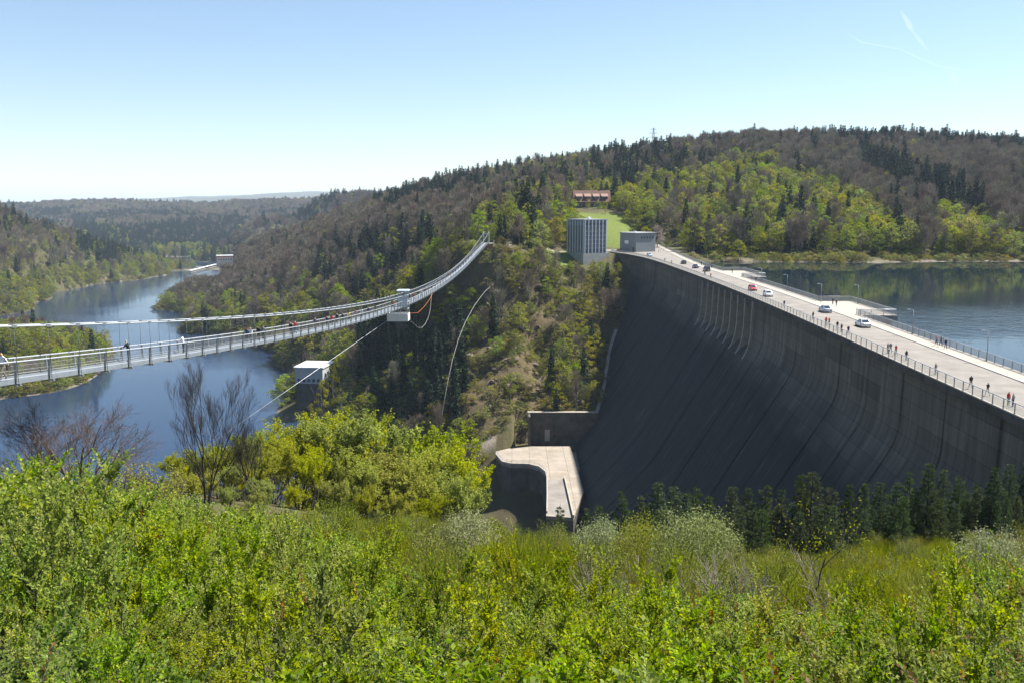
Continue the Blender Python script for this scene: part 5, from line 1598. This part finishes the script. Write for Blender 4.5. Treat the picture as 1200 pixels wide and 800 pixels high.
for sd in (-1, 1):
    m = MB()
    for a, b in zip(fine, fine[1:]): m.bar(bpt(a, sd * (W2 + .07), -.08), bpt(b, sd * (W2 + .07), -.08), .09, .22)
    bchild(m, 'edge_beam', M_grate)
    m = MB(); m.tube([bpt(q, sd * (W2 + .22), 1.12) for q in fine], .05, 6); bchild(m, 'handrail', M_steel_lt)
    m = MB(); m.tube([bpt(q, sd * (W2 + .10), .14) for q in fine], .025, 4); m.tube([bpt(q, sd * (W2 + .2), .62) for q in fine], .010, 4); bchild(m, 'rail_wire', M_steel_lt)
    m = MB()
    for a, b in zip(fine, fine[1:]): m.add([bpt(a, sd * (W2 + .06), .05), bpt(b, sd * (W2 + .06), .05), bpt(b, sd * (W2 + .18), 1.08), bpt(a, sd * (W2 + .18), 1.08)], [(0, 1, 2, 3)])
    bchild(m, 'side_mesh', M_net_bridge)
    m = MB(); m.tube([cpt(q, sd * (W2 + .25)) for q in np.r_[fine, 441]], .058, 7); bchild(m, 'main_cable', M_steel_lt)
rest = {k: MB() for k in ('post', 'hanger', 'crossbeam', 'cable_clamp')}
cnt = {k: 0 for k in rest}
def part(name, fn, mat):
    cnt[name] += 1
    if cnt[name] <= 96: mb = MB(); fn(mb); bchild(mb, name, mat)
    else: fn(rest[name])
for q in BY:
    def cross(mb):
        mb.bar(bpt(q, -W2 - .42, -.22), bpt(q, W2 + .42, -.22), .16, .14)
        for sd in (-1, 1): mb.bar(bpt(q - .28, sd * (W2 + .25), -.30), bpt(q + .28, sd * (W2 + .25), -.30), .18, .05)
    part('crossbeam', cross, M_steel)
    for sd in (-1, 1):
        part('post', lambda mb: mb.bar(bpt(q, sd * (W2 + .12), -.2), bpt(q, sd * (W2 + .20), 1.12), .10, .13), M_steel)
        if cpt(q, 0).z - bpt(q, 0).z > 1.45:
            part('hanger', lambda mb: mb.tube([bpt(q, sd * (W2 + .30), -.2), cpt(q, sd * (W2 + .25))], .016, 4), M_darkm)
    def clamp(mb):
        mb.bar(cpt(q, -W2 - .33), cpt(q, W2 + .33), .10, .08)
        for sd in (-1, 1): mb.bar(cpt(q - .22, sd * (W2 + .25)), cpt(q + .22, sd * (W2 + .25)),   .15, .15)
    part('cable_clamp', clamp, M_steel)
mats_ = {'post': M_steel, 'hanger': M_darkm, 'crossbeam': M_steel, 'cable_clamp': M_steel}
for k, mb in rest.items():
    if mb.v:
        o = bchild(mb, k + 's', mats_[k]); o['kind'] = 'stuff'
m = MB()
for sd in (-1, 1): m.bar(bpt(441, sd * 1.35, -.6), cpt(441, sd * 1.25) + Vector((0, 0, .3)), .34)
m.bar(cpt(441, -1.3) + Vector((0, 0, -1)), cpt(441, 1.3) + Vector((0, 0, -1)), .22)
bchild(m, 'portal', M_white)
# far abutment
ab = empty('bridge_abutment', tuple(bpt(446, 0, -6))); tag(ab, 'rust-brown abutment carrying the far head of the footbridge', 'abutment')
e = bpt(441.2)
def abchild(mb, name, mat):
    o = mb.build(name, mat, ab); o.matrix_parent_inverse = Matrix.Translation(-Vector(ab.location)); return o
m = MB(); m.box((e.x + .4, e.y + 5.5, e.z - 4.9), (5.4, 10.4, 9)); abchild(m, 'wall', plain('rusty_wall', (0.24, 0.105, 0.055), .85, var=.25, scale=.8))
m = MB(); m.box((e.x + .4, e.y + 5.5, e.z - .28), (6.4, 11, .3)); abchild(m, 'platform', M_conc)
m = MB()
for sx in (-2.8, 3.6):
    for yy in range(5): m.bar((e.x + sx, e.y + .6 + yy * 2.4, e.z - .13), (e.x + sx, e.y + .6 + yy * 2.4, e.z + 1.1), .1)
    for zz in (.4, .75, 1.1): m.bar((e.x + sx, e.y + .3, e.z + zz), (e.x + sx, e.y + 10.6, e.z + zz), .07)
abchild(m, 'guard_rail', M_steel_lt)
nb = empty('anchor_block', tuple(bpt(22, 0, -2))); tag(nb, 'concrete anchor block at the near head of the footbridge', 'anchor block')
e2 = bpt(24); m = MB(); m.box((0, -2.1, 0), (4.2, 5, 4.0)); m.build('block', M_conc, nb)
# swing platform hung below the deck
sw = empty('swing_platform', tuple(bpt(189, 0, -2.4))); tag(sw, 'white swing platform with an open frame hung from the footbridge', 'platform')
def swchild(mb, name, mat):
    o = mb.build(name, mat, sw); return o
m = MB(); m.box((0, 0, -.55), (4.3, 3.6, .12))
for sx in (-1, 1): m.box((sx * 2.15, 0, .15), (.1, 3.7, 1.5))
for sy in (-1, 1): m.box((0, sy * 1.8, .15), (4.2, .1, 1.5))
swchild(m, 'tray', M_white)
m = MB()
for sx in (.2, 2.05):
    for sy in (-1.5, 1.5): m.bar((sx, sy, -.5), (sx, sy, 5.6), .14)
for zz in (1.9, 3.4, 5.5):
    for sy in (-1.5, 1.5): m.bar((.2, sy, zz), (2.05, sy, zz), .12)
    for sx in (.2, 2.05): m.bar((sx, -1.5, zz), (sx, 1.5, zz), .12)
m.bar((.2, -1.5, 0), (2.05, -1.5, 1.9), .1); m.bar((-2, -1.6, .8), (.2, -1.5, 2.2), .1); m.bar((-2, 1.6, .8), (.2, 1.5, 2.2), .1)
swchild(m, 'frame', M_steel_lt)
m = MB(); m.box((1.1, 0, 5.75), (2.5, 3.4, .22)); swchild(m, 'roof', plain('blue_grey_sheet', (.42, .50, .60), .5))
m = MB(); m.box((1.1, -1.62, 3.5), (1.75, .05, 2.6)); swchild(m, 'screen', netting('pale_screen', (.55, .6, .66), .6))

def rope(name, pts, r, mat, label, cat, n=6):
    pts = [Vector(q) for q in pts]
    m = MB(); m.tube(pts, r, n); o = m.build(name, mat); return tag(o, label, cat)
def ground_end(a, b):
    """carry the line a-b on until it meets the ground"""
    a = Vector(a); b = Vector(b); d = (b - a) * .02
    q = b.copy()
    for _ in range(400):
        if q.z <= H1(q.x, q.y) - .3: break
        q = q + d + Vector((0, 0, -.004 * _ * .05))
    return q
t0 = Vector(sw.location) + Vector((-2.1, -1.7, -.4)); t1 = Vector(onY(302, 481, 165))
rope('stay_cable', [t0, t1, ground_end(t0, t1)], .042, M_steel_lt, 'thick pale cable slanting down left from the swing platform', 'cable')
M_rope = plain('pale_rope', (.34, .34, .31), .8)
sp_ = [onY(*q) for q in ((579,332,424),(568,342,402),(556,358,378),(545,378,358),(537,398,344),(530,422,332),(524,450,324),(519,480,320),(516,500,320),(514,514,322))]
rope('slope_cable', sp_, .065, M_rope, 'pale curved cable hanging down the bank left of the dam', 'cable')
rope('orange_rope', [bpt(236, 1.1, -.3), bpt(228, 1.2, -1.35), bpt(218, 1.3, -2.3), bpt(206, 1.5, -2.75), Vector(sw.location) + Vector((2.1, 1.7, .7))], .032, plain('orange_rope', (.55, .16, .04), .8), 'orange rope running from the deck to the swing platform', 'rope')
rope('pale_rope', [bpt(232, 1.2, -.3), bpt(230.5, 1.3, -1.6), bpt(228, 1.5, -2.9), bpt(224, 1.8, -4.2), bpt(219, 2.0, -5.3), bpt(213, 2.2, -6.0), bpt(206, 2.4, -6.2), bpt(199, 2.5, -5.4), Vector(sw.location) + Vector((2.1, 1.0, -.5))], .03, M_rope, 'slack pale rope looping under the swing platform', 'rope')
for i, (Y, px, py, Y2) in enumerate(((106, 372, 470, 250), (116, 402, 480, 270), (140, 440, 478, 300), (168, 470, 490, 320), (205, 492, 486, 330))):
    a = bpt(Y, 1.3, -.3); b = Vector(onY(px, py, Y2)); b = ground_end(a, b)
    r_ = rope('guy_wire', [a, b], .022, M_steel, 'thin guy wire running from the footbridge down to the wooded bank', 'guy wire', 4); r_['group'] = 'guy wires of the footbridge'
# ------------------------------------------------------------------ lamps
def crest_s(px, wd, z=0.12):
    """arc length at which the line wd in from the valley edge is seen at photo column px"""
    best = None
    for s in np.linspace(s_of_y(90), S466, 1200):
        q = wpt(s, wd, z); d = abs(project(*q)[0] - px)
        if best is None or d < best[0]: best = (d, s)
    return best[1]
M_lampglass = plain('lamp_glass', (.6, .62, .62), .3)
def make_lamp():
    r = empty('street_lamp'); m = MB(); m.tube([(0, 0, 0), (0, 0, 4.3)], [.075, .05], 8); m.tube([(0, 0, 0), (0, 0, .5)], .11, 8); m.build('pole', M_steel, r)
    m = MB(); m.tube([(0, 0, 4.2), (-.25, 0, 4.38), (-.5, 0, 4.42)], .035, 6); m.build('arm', M_steel, r)
    m = MB(); m.box((-.75, 0, 4.42), (.62, .26, .13), taper=.8); h = m.build('lamp_head', M_steel_lt, r)
    m = MB(); m.box((-.78, 0, 4.345), (.48, .2, .03)); m.build('glass', M_lampglass, h)
    return r
def copy_tree(o, parent=None):
    c_ = o.copy(); COL.objects.link(c_); c_.parent = parent
    for ch in o.children: copy_tree(ch, c_)
    return c_
lamp0 = make_lamp(); first = True
LP = [(813,12.5),(829,12.5),(848,12.5),(866,20.0),(892,12.5),(922,12.5),(962,12.5),(1005,20.0),(1069,12.5),(1156,12.5),(1262,12.5)]
for i, (px, wd) in enumerate(LP):
    s = crest_s(px, wd)
    o = lamp0 if first else copy_tree(lamp0); first = False
    q = wpt(s, wd, .12); _, _, nx_, ny_ = dam_pt(s)
    o.location = q; o.rotation_euler = (0, 0, math.atan2(-ny_, -nx_))
    tag(o, 'slim grey street lamp along the reservoir side of the dam road', 'street lamp', 'street lamps on the dam')
    if wd > 15: tag(o, 'slim grey street lamp on the %s lookout bay' % ('farther' if px < 900 else 'nearer'))
    if wd > 15: del o['group']

# ------------------------------------------------------------------ cars
M_tyre = plain('tyre', (.02, .02, .02), .9); M_rim = plain('rim', (.4, .41, .42), .35, .8)
M_hl = plain('headlight', (.7, .7, .68), .2); M_tl = plain('tail_light', (.35, .02, .02), .3)
def paint(name, c_): 
    t = NT(name); t.color(c_); t.set(Roughness=.32, Metallic=.0); t.b.inputs['Coat Weight'].default_value = .6; t.b.inputs['Coat Roughness'].default_value = .08
    return t.m
def loft(sections):
    """sections along x: each (x, [(y, z) ...]) closed rings of equal count"""
    m = MB(); k = len(sections[0][1]); 
    for x_, ring in sections: m.v.extend([(x_, y_, z_) for y_, z_ in ring])
    n = len(sections)
    for i in range(n - 1):
        for j in range(k): m.f.append((i*k+j, i*k+(j+1) % k, (i+1)*k+(j+1) % k, (i+1)*k+j)); m.m.append(0); m.smooth.append(True)
    m.f.append(tuple(reversed(range(k)))); m.f.append(tuple((n-1)*k+j for j in range(k))); m.m += [0, 0]; m.smooth += [False, False]
    return m
def make_car(style, mat, name):
    """x forward; sits on z = 0"""
    r = empty(name)
    van = style == 'van'; hatch = style == 'hatch'
    L = 4.7 if van else 4.0 if hatch else 4.45; Wd = .9; belt = 1.02 if van else .92; top = 1.92 if van else 1.48
    f, b = L * .5, -L * .5
    def ring(w, z0, z1): return [(-w, z0 + .12), (-w * .93, z0), (w * .93, z0), (w, z0 + .12), (w * 1.0, (z0 + z1) / 2), (w * .93, z1 - .03), (w * .8, z1), (-w * .8, z1), (-w * .93, z1 - .03), (-w, (z0 + z1) / 2)]
    hood = .92 if van else .80
    sec = [(b, ring(Wd * .80, .38, belt - .22)), (b + .06, ring(Wd * .93, .27, belt - .06)), (b + .35, ring(Wd, .2, belt)), (-.2, ring(Wd, .18, belt)), (f * .42, ring(Wd, .18, belt)), (f * .5, ring(Wd, .18, belt - .04)), (f - .35, ring(Wd * .97, .2, hood)), (f - .07, ring(Wd * .88, .26, hood - .14)), (f, ring(Wd * .75, .36, hood - .26))]
    body = loft(sec).build('body', mat, r)
    # greenhouse: glass block with body-coloured roof and pillars
    if van: bx0, bx1, tx0, tx1 = b + .08, f * .60, b + .16, f * .34
    elif hatch: bx0, bx1, tx0, tx1 = b + .12, f * .50, b + .42, f * .14
    else: bx0, bx1, tx0, tx1 = b + .62, f * .46, b + 1.22, f * .10
    wb, wt = Wd * .86, Wd * .66
    B = [(bx0, -wb), (bx1, -wb), (bx1, wb), (bx0, wb)]; T = [(tx0, -wt), (tx1, -wt), (tx1, wt), (tx0, wt)]
    m = MB(); m.add([(x_, y_, belt - .02) for x_, y_ in B] + [(x_, y_, top - .06) for x_, y_ in T], [(0,1,5,4),(1,2,6,5),(2,3,7,6),(3,0,4,7),(4,5,6,7),(3,2,1,0)])
    m.build('window', M_glass, r)
    m = MB(); m.box(((tx0 + tx1) / 2, 0, top - .03), (tx1 - tx0 + .12, wt * 2 + .10, .09), taper=.9)
    for x0_, x1_ in ((bx0, tx0), (bx1, tx1), ((bx0 + bx1) * .5, (tx0 + tx1) * .5)):
        for sy in (-1, 1): m.bar((x0_, sy * (wb + .01), belt - .03), (x1_, sy * (wt + .01), top - .05), .09, .06)
    m.build('roof', mat, r)
    for sx in (f - .82, b + .78):
        for sy in (-1, 1):
            m = MB(); m.tube([(sx, sy * (Wd - .17), .32), (sx, sy * (Wd + .02), .32)], .32, 16); w_ = m.build('wheel', M_tyre, r)
            m = MB(); m.tube([(sx, sy * (Wd - .02), .32), (sx, sy * (Wd + .03), .32)], .19, 12); m.build('rim', M_rim, w_)
    for sy in (-1, 1):
        m = MB(); m.box((f - .09, sy * Wd * .66, hood - .24), (.16, .34, .15)); m.build('headlight', M_hl, r)
        m = MB(); m.box((b + .05, sy * Wd * .74, belt - .20), (.12, .26, .2 if not van else .4)); m.build('tail_light', M_tl, r)
        m = MB(); m.box((f * .40, sy * (Wd + .09), belt + .07), (.12, .18, .12)); m.build('mirror', mat, r)
    m = MB(); m.box((b - .015, 0, .55), (.03, .52, .11)); m.build('number_plate', M_white, r)
    return r
CARS = [ # px, inward distance, style, colour, heading away, label
 (1011, 7.6, 'sedan', (.62, .63, .64), 1, 'white sedan nearest the viewer on the dam road'),
 (967, 7.7, 'sedan', (.34, .38, .44), 1, 'silver-grey sedan beside the nearer lookout bay'),
 (900, 4.0, 'hatch', (.66, .67, .68), 0, 'white hatchback behind the red car on the dam road'),
 (882, 4.0, 'hatch', (.42, .035, .05), 0, 'red hatchback on the dam road in front of the white hatchback'),
 (828, 6.8, 'van', (.07, .08, .09), 1, 'dark van on the dam road near the farther lookout bay'),
 (815, 6.3, 'sedan', (.035, .06, .13), 1, 'dark blue car just beyond the dark van'),
 (801, 6.8, 'hatch', (.03, .033, .04), 1, 'black car farthest of the dark cars on the dam road'),
 (761, 4.6, 'hatch', (.36, .46, .58), 0, 'pale blue car near the grey block house'),
 (722, 4.2, 'hatch', (.36, .05, .06), 0, 'red car behind the railing by the blue-grey tower')]
for px, wd, style, col_, away, lab in CARS:
    s = crest_s(px, wd, .5); q = wpt(s, wd, .004); q2 = wpt(s + 2, wd, 0)
    r = make_car(style, paint('car_paint', col_), 'parked_car' if px in (722, 761) else 'car')
    r.location = (q[0], q[1], .006); a = math.atan2(q2[1] - q[1], q2[0] - q[0]); r.rotation_euler = (0, 0, a if away else a + math.pi)
    tag(r, lab, 'van' if style == 'van' else 'car')

# ------------------------------------------------------------------ people
M_skin = plain('skin', (.48, .27, .18), .6, var=.05); 
def cloth(c_, n='cloth'): return plain(n, c_, .85, var=.12, scale=6)
CL = {k: cloth(v) for k, v in {'white': (.68, .68, .70), 'black': (.018, .018, .022), 'navy': (.03, .045, .10), 'red': (.42, .04, .04), 'pink': (.55, .26, .28), 'grey': (.16, .16, .17), 'blue': (.08, .16, .36), 'jeans': (.06, .085, .14), 'khaki': (.22, .18, .12), 'yellow': (.5, .40, .07), 'beige': (.42, .35, .26), 'green': (.08, .15, .07), 'orange': (.5, .17, .04)}.items()}
HAIR = {k: plain('hair', v, .7, var=.2) for k, v in {'dark': (.025, .018, .013), 'brown': (.09, .05, .025), 'grey': (.35, .34, .32), 'fair': (.36, .25, .12)}.items()}
def make_body(pose):
    J = {'pelvis': (0, 0, .95, .125), 'spine': (0, 0, 1.14, .12), 'chest': (0, .01, 1.33, .135), 'neck': (0, .0, 1.47, .052), 'head': (0, .02, 1.575, .088), 'crown': (0, .012, 1.665, .074), 'nose': (0, .105, 1.57, .018)}
    for sd, s_ in ((-1, 'l'), (1, 'r')):
        J.update({s_ + 'sh': (sd * .165, 0, 1.385, .062), s_ + 'el': (sd * .225, -.03, 1.12, .043), s_ + 'wr': (sd * .235, .05, .90, .030), s_ + 'ha': (sd * .235, .085, .80, .036),
                  s_ + 'hip': (sd * .085, 0, .90, .092), s_ + 'kn': (sd * .095, .02, .50, .062), s_ + 'an': (sd * .10, -.01, .10, .042), s_ + 'toe': (sd * .11, .14, .045, .042)})
    if pose == 'walk':
        J['lkn'] = (-.09, .20, .53, .062); J['lan'] = (-.09, .26, .12, .042); J['ltoe'] = (-.10, .40, .06, .042)
        J['rkn'] = (.09, -.06, .50, .062); J['ran'] = (.09, -.30, .17, .042); J['rtoe'] = (.10, -.20, .05, .042)
        J['rel'] = (.225, .10, 1.13, .043); J['rwr'] = (.22, .28, .96, .03); J['rha'] = (.215, .36, .90, .036)
        J['lel'] = (-.225, -.14, 1.14, .043); J['lwr'] = (-.23, -.20, .92, .03); J['lha'] = (-.23, -.20, .82, .036)
    if pose == 'lean':
        for k in ('spine', 'chest', 'neck', 'head', 'crown', 'nose'):
            a = J[k]; J[k] = (a[0], a[1] + (a[2] - .95) * .16, a[2] - (a[2] - .95) * .02, a[3])
        for sd, s_ in ((-1, 'l'), (1, 'r')):
            J[s_ + 'sh'] = (sd * .165, .07, 1.375, .062); J[s_ + 'el'] = (sd * .27, .22, 1.15, .043); J[s_ + 'wr'] = (sd * .26, .45, 1.10, .03); J[s_ + 'ha'] = (sd * .24, .52, 1.12, .036)
    E_ = [('pelvis', 'spine'), ('spine', 'chest'), ('chest', 'neck'), ('neck', 'head'), ('head', 'crown'), ('head', 'nose')]
    for s_ in 'lr': E_ += [('chest', s_ + 'sh'), (s_ + 'sh', s_ + 'el'), (s_ + 'el', s_ + 'wr'), (s_ + 'wr', s_ + 'ha'), ('pelvis', s_ + 'hip'), (s_ + 'hip', s_ + 'kn'), (s_ + 'kn', s_ + 'an'), (s_ + 'an', s_ + 'toe')]
    ks = list(J); me = bpy.data.meshes.new('body'); me.from_pydata([J[k][:3] for k in ks], [(ks.index(a), ks.index(b)) for a, b in E_], [])
    o = bpy.data.objects.new('body', me); COL.objects.link(o)
    md = o.modifiers.new('skin', 'SKIN'); md.use_smooth_shade = True
    for i, k in enumerate(ks): me.skin_vertices[0].data[i].radius = (J[k][3],) * 2 if k not in ('chest', 'pelvis', 'spine') else (J[k][3] * 1.12, J[k][3] * .8)
    me.skin_vertices[0].data[0].use_root = True
    sd_ = o.modifiers.new('sub', 'SUBSURF'); sd_.levels = 1; sd_.render_levels = 1
    dg = bpy.context.evaluated_depsgraph_get(); ev = o.evaluated_get(dg)
    out = bpy.data.meshes.new_from_object(ev, depsgraph=dg)
    bpy.data.objects.remove(o); bpy.data.meshes.remove(me)
    P = {k: np.array(J[k][:3]) for k in ks}
    mi = []
    for pl in out.polygons:
        c_ = np.array(pl.center); best = None
        for a, b in E_:
            ab_ = P[b] - P[a]; t_ = np.clip(np.dot(c_ - P[a], ab_) / (ab_ @ ab_ + 1e-9), 0, 1); d = np.linalg.norm(c_ - P[a] - ab_ * t_)
            if best is None or d < best[0]: best = (d, a, b)
        _, a, b = best
        if 'nose' in (a, b): k = 0
        elif b in ('head', 'crown'): k = 1 if (c_[2] > P['head'][2] + .055 or c_[1] < P['head'][1] - .025) and c_[2] > P['neck'][2] + .05 else 0
        elif b[1:] == 'ha': k = 0
        elif b[1:] in ('kn', 'an', 'hip'): k = 3
        elif b[1:] == 'toe': k = 4
        else: k = 2 if c_[2] > .93 else 3
        mi.append(k)
    out.materials.clear()
    for mt in (M_skin, HAIR['dark'], CL['grey'], CL['jeans'], CL['black']): out.materials.append(mt)
    out.polygons.foreach_set('material_index', mi); out.polygons.foreach_set('use_smooth', [True] * len(mi)); out.update()
    return out
BODY = {k: make_body(k) for k in ('stand', 'walk', 'lean')}
def person(loc, rz, pose, top, legs, hair, label, group=None, h=1.72):
    o = link_mesh('person', BODY[pose]); o.location = loc; o.rotation_euler = (0, 0, rz); o.scale = (h / 1.735,) * 3
    for i, mt in ((1, HAIR[hair]), (2, CL[top]), (3, CL[legs])):
        o.material_slots[i].link = 'OBJECT'; o.material_slots[i].material = mt
    return tag(o, label, 'person', group)
def bridge_person(px, side, face, pose, top, legs, hair, label, group=None, bag=False, h=1.72):
    best = min((abs(project(*bpt(Y, side, .9))[0] - px), Y) for Y in np.arange(30, 438, .25)); Y = best[1]
    q = bpt(Y, side, .003)
    return person(q, face, pose, top, legs, hair, label, group, h), q
PI = math.pi
def lean_side(sd): return -PI / 2 * sd       # turn to the rail on that side
p0, q0 = bridge_person(3, .35, PI * .9, 'walk', 'white', 'khaki', 'fair', 'person in a white top with a black shoulder bag on the footbridge')
m = MB(); m.box((0, 0, 0), (.12, .36, .28), taper=.85); m.tube([(0, -.15, .12), (-.1, -.05, .52), (0, .15, .12)], .012, 5)
bag = m.build('shoulder_bag', CL['black']); bag.location = q0 + Vector((.30, .05, .78)); tag(bag, 'black shoulder bag carried by the person in white on the footbridge', 'bag')
bridge_person(150.5, -.35, lean_side(-1) , 'lean', 'black', 'khaki', 'grey', 'grey-haired person in a black jacket leaning on the far rail of the footbridge', h=1.76)
bridge_person(215, -.30, lean_side(-1) , 'lean', 'white', 'black', 'dark', 'person in a white shirt and black trousers leaning on the footbridge rail')
bridge_person(289, -.2, .3, 'stand', 'navy', 'jeans', 'dark', 'person in navy beside the one in white on the footbridge')
bridge_person(294, .25, 2.6, 'stand', 'white', 'grey', 'fair', 'person in a white top in the small group on the footbridge')
bridge_person(303, .1, .2, 'walk', 'black', 'black', 'brown', 'person in black at the head of the small group on the footbridge')
spec = [(308,'grey','black'),(341,'black','black'),(346,'red','jeans'),(369,'grey','khaki'),(383,'navy','black'),(389,'red','black'),(395,'black','jeans'),(402,'navy','jeans'),(409,'yellow','black'),(417,'pink','beige'),(424,'white','jeans'),(432,'navy','grey'),(440,'green','black'),(461,'orange','khaki'),(466,'beige','black'),(471,'blue','navy')]
for i, (px, tp, lg) in enumerate(spec):
    bridge_person(px, (-.35, .3, 0)[i % 3], (.1, 3.0, .3)[i % 3], ('walk', 'stand')[i % 2], tp, lg, ('dark', 'brown', 'grey', 'fair')[i % 4], 'person in %s walking on the footbridge between the lake and the swing platform' % tp, 'people on the middle of the footbridge in ' + tp)
far_ = [480,485,490,494,498,502,506,510,513,516,519,522,525,528,531,534,537,540,543,546,549,553]
tops = ['navy','red','black','white','red','grey','black','pink','black','navy','black','grey','black','red','black','navy','black','grey','black','blue','black','beige']
for i, px in enumerate(far_):
    bridge_person(px, (-.4, .35, 0, .2)[i % 4], (.05, 3.1)[i % 2], ('walk', 'stand', 'walk')[i % 3], tops[i], ('black', 'jeans', 'grey')[i % 3], ('dark', 'brown', 'fair')[i % 3], 'person in %s on the climbing far part of the footbridge' % tops[i], 'people on the far part of the footbridge in ' + tops[i])
# on the dam: px, inward distance, facing, pose, clothes, label
DP = [
 (919,1.0,'walk','black','jeans','person in black on the valley pavement beside the white hatchback'),
 (953,1.0,'stand','black','black','person in black standing left of the seated-looking group on the valley pavement'),
 (968,.9,'stand','red','jeans','person in red, leftmost of the group by the valley railing'),
 (972,1.3,'walk','orange','black','person in orange in the group by the valley railing'),
 (981,1.0,'walk','black','grey','person in black jacket and grey trousers in the group by the valley railing'),
 (986,.8,'stand','black','black','person all in black in the group by the valley railing'),
 (994,1.0,'walk','navy','black','person in navy walking right of the group by the valley railing'),
 (1041,.6,'stand','grey','khaki','person in grey leaning by the railing below the white sedan'),
 (1044,1.1,'walk','grey','grey','person in pale grey walking below the white sedan'),
 (1050,1.0,'walk','red','grey','person in red walking below the white sedan'),
 (1062,.9,'stand','black','grey','person in a black top and grey trousers alone on the valley pavement'),
 (1097,.5,'stand','grey','beige','person in grey and beige standing close to the valley railing'),
 (1138,.9,'walk','black','grey','person in a black top walking along the valley pavement'),
 (1158,.9,'walk','black','beige','person in a black top and beige trousers walking near the right edge'),
 (1182,.7,'stand','red','grey','person in red at the right edge of the valley pavement'),
 (1188,.9,'stand','grey','navy','person in grey beside the one in red at the right edge'),
 (1097,11.3,'walk','pink','navy','person in pink, left of three walking on the reservoir pavement'),
 (1102.5,11.5,'walk','grey','jeans','person in grey, middle of three walking on the reservoir pavement'),
 (1108,11.2,'walk','navy','navy','person in dark blue, right of three walking on the reservoir pavement'),
 (976,13.6,'stand','black','black','person in black, left of two at the nearer lookout bay'),
 (980,13.2,'stand','black','grey','person in black and grey, right of two at the nearer lookout bay'),
 (858,13.0,'stand','black','black','person in black at the entrance of the farther lookout bay'),
 (886,11.4,'walk','black','jeans','person in black walking beside the farther lookout bay'),
 (881,11.2,'walk','grey','beige','person in grey and beige beside the farther lookout bay'),
 (822,11.0,'walk','navy','black','person in navy on the reservoir pavement by the dark van'),
 (834,11.3,'walk','black','black','person in black on the reservoir pavement beyond the farther bay'),
 (826,1.2,'stand','black','black','person in black by the valley railing above the spillway'),
 (833,1.2,'stand','red','black','person in red by the valley railing above the spillway'),
 (779,1.3,'walk','navy','grey','person in navy on the valley pavement near the pale blue car'),
 (787,1.3,'walk','beige','black','person in beige on the valley pavement near the pale blue car')]
for i, (px, wd, pose, tp, lg, lab) in enumerate(DP):
    s = crest_s(px, wd, .9); q = wpt(s, wd, .123); _, _, nx_, ny_ = dam_pt(s)
    along = math.atan2(nx_, -ny_)
    fc = (-PI / 2 if wd < 5 else PI / 2) if pose == 'lean' else (.1 if i % 2 else PI - .1)
    person(q, fc + (.4 if pose == 'stand' else 0), pose, tp, lg, ('dark', 'brown', 'grey', 'fair')[i % 4], lab, None, 1.66 + .12 * ((i * 7) % 5) / 5)
for px, Y, tp in ((774, 472, 'white'), (778, 476, 'white'), (772, 455, 'black')):
    X = onY(px, 290, Y)[0]; person((X, Y, .006 if Y < 540 else 0), 1.0, 'stand', tp, 'grey', 'fair', 'person in %s on the open space beside the block house' % tp, 'people beside the block house in ' + tp)

# ------------------------------------------------------------------ contrails and air
t = NT('vapour')
t.n.remove(t.b)
em = t.node('ShaderNodeEmission'); em.inputs[0].default_value = (1, 1, 1, 1); em.inputs[1].default_value = .55
vol = t.node('ShaderNodeVolumePrincipled'); vol.inputs['Density'].default_value = .0011; vol.inputs['Color'].default_value = (1, 1, 1, 1); vol.inputs['Anisotropy'].default_value = .5
t.n.remove(em); t.link(vol.outputs[0], t.out.inputs['Volume']); M_vap = t.m
def contrail(pts, rad, label):
    P = [Vector(onY(px, py, 26000.0)) for px, py in pts]
    m = MB(); m.tube(P, rad, 10); o = m.build('contrail', M_vap); tag(o, label, 'contrail')
contrail([(1054,11),(1060,20),(1066,31),(1070,38),(1080,50),(1089,61)], [15, 60, 80, 40, 55, 10], 'short broken white contrail high at the upper right')
contrail([(1112,85),(1118,93),(1125,104)], [12, 50, 10], 'shortest white contrail fragment below the cross streak')
contrail([(1140,126),(1148,136),(1157,147)], [8, 30, 8], 'faint contrail fragment just above the wooded skyline')
contrail([(990,38),(1010,50),(1055,58),(1080,70),(1100,78),(1150,86)], [10, 35, 25, 32, 25, 8], 'faint near-level white streak crossing the contrail')
m = MB(); m.box((0, 9800, 60), (36000, 33500, 560)); 
t = NT('haze'); t.n.remove(t.b)
vol = t.node('ShaderNodeVolumePrincipled'); vol.inputs['Density'].default_value = 6.0e-5; vol.inputs['Color'].default_value = (.66, .81, 1.0, 1); vol.inputs['Anisotropy'].default_value = .0
t.link(vol.outputs[0], t.out.inputs['Volume'])
hz_ = m.build('haze', t.m); hz_['kind'] = 'stuff'
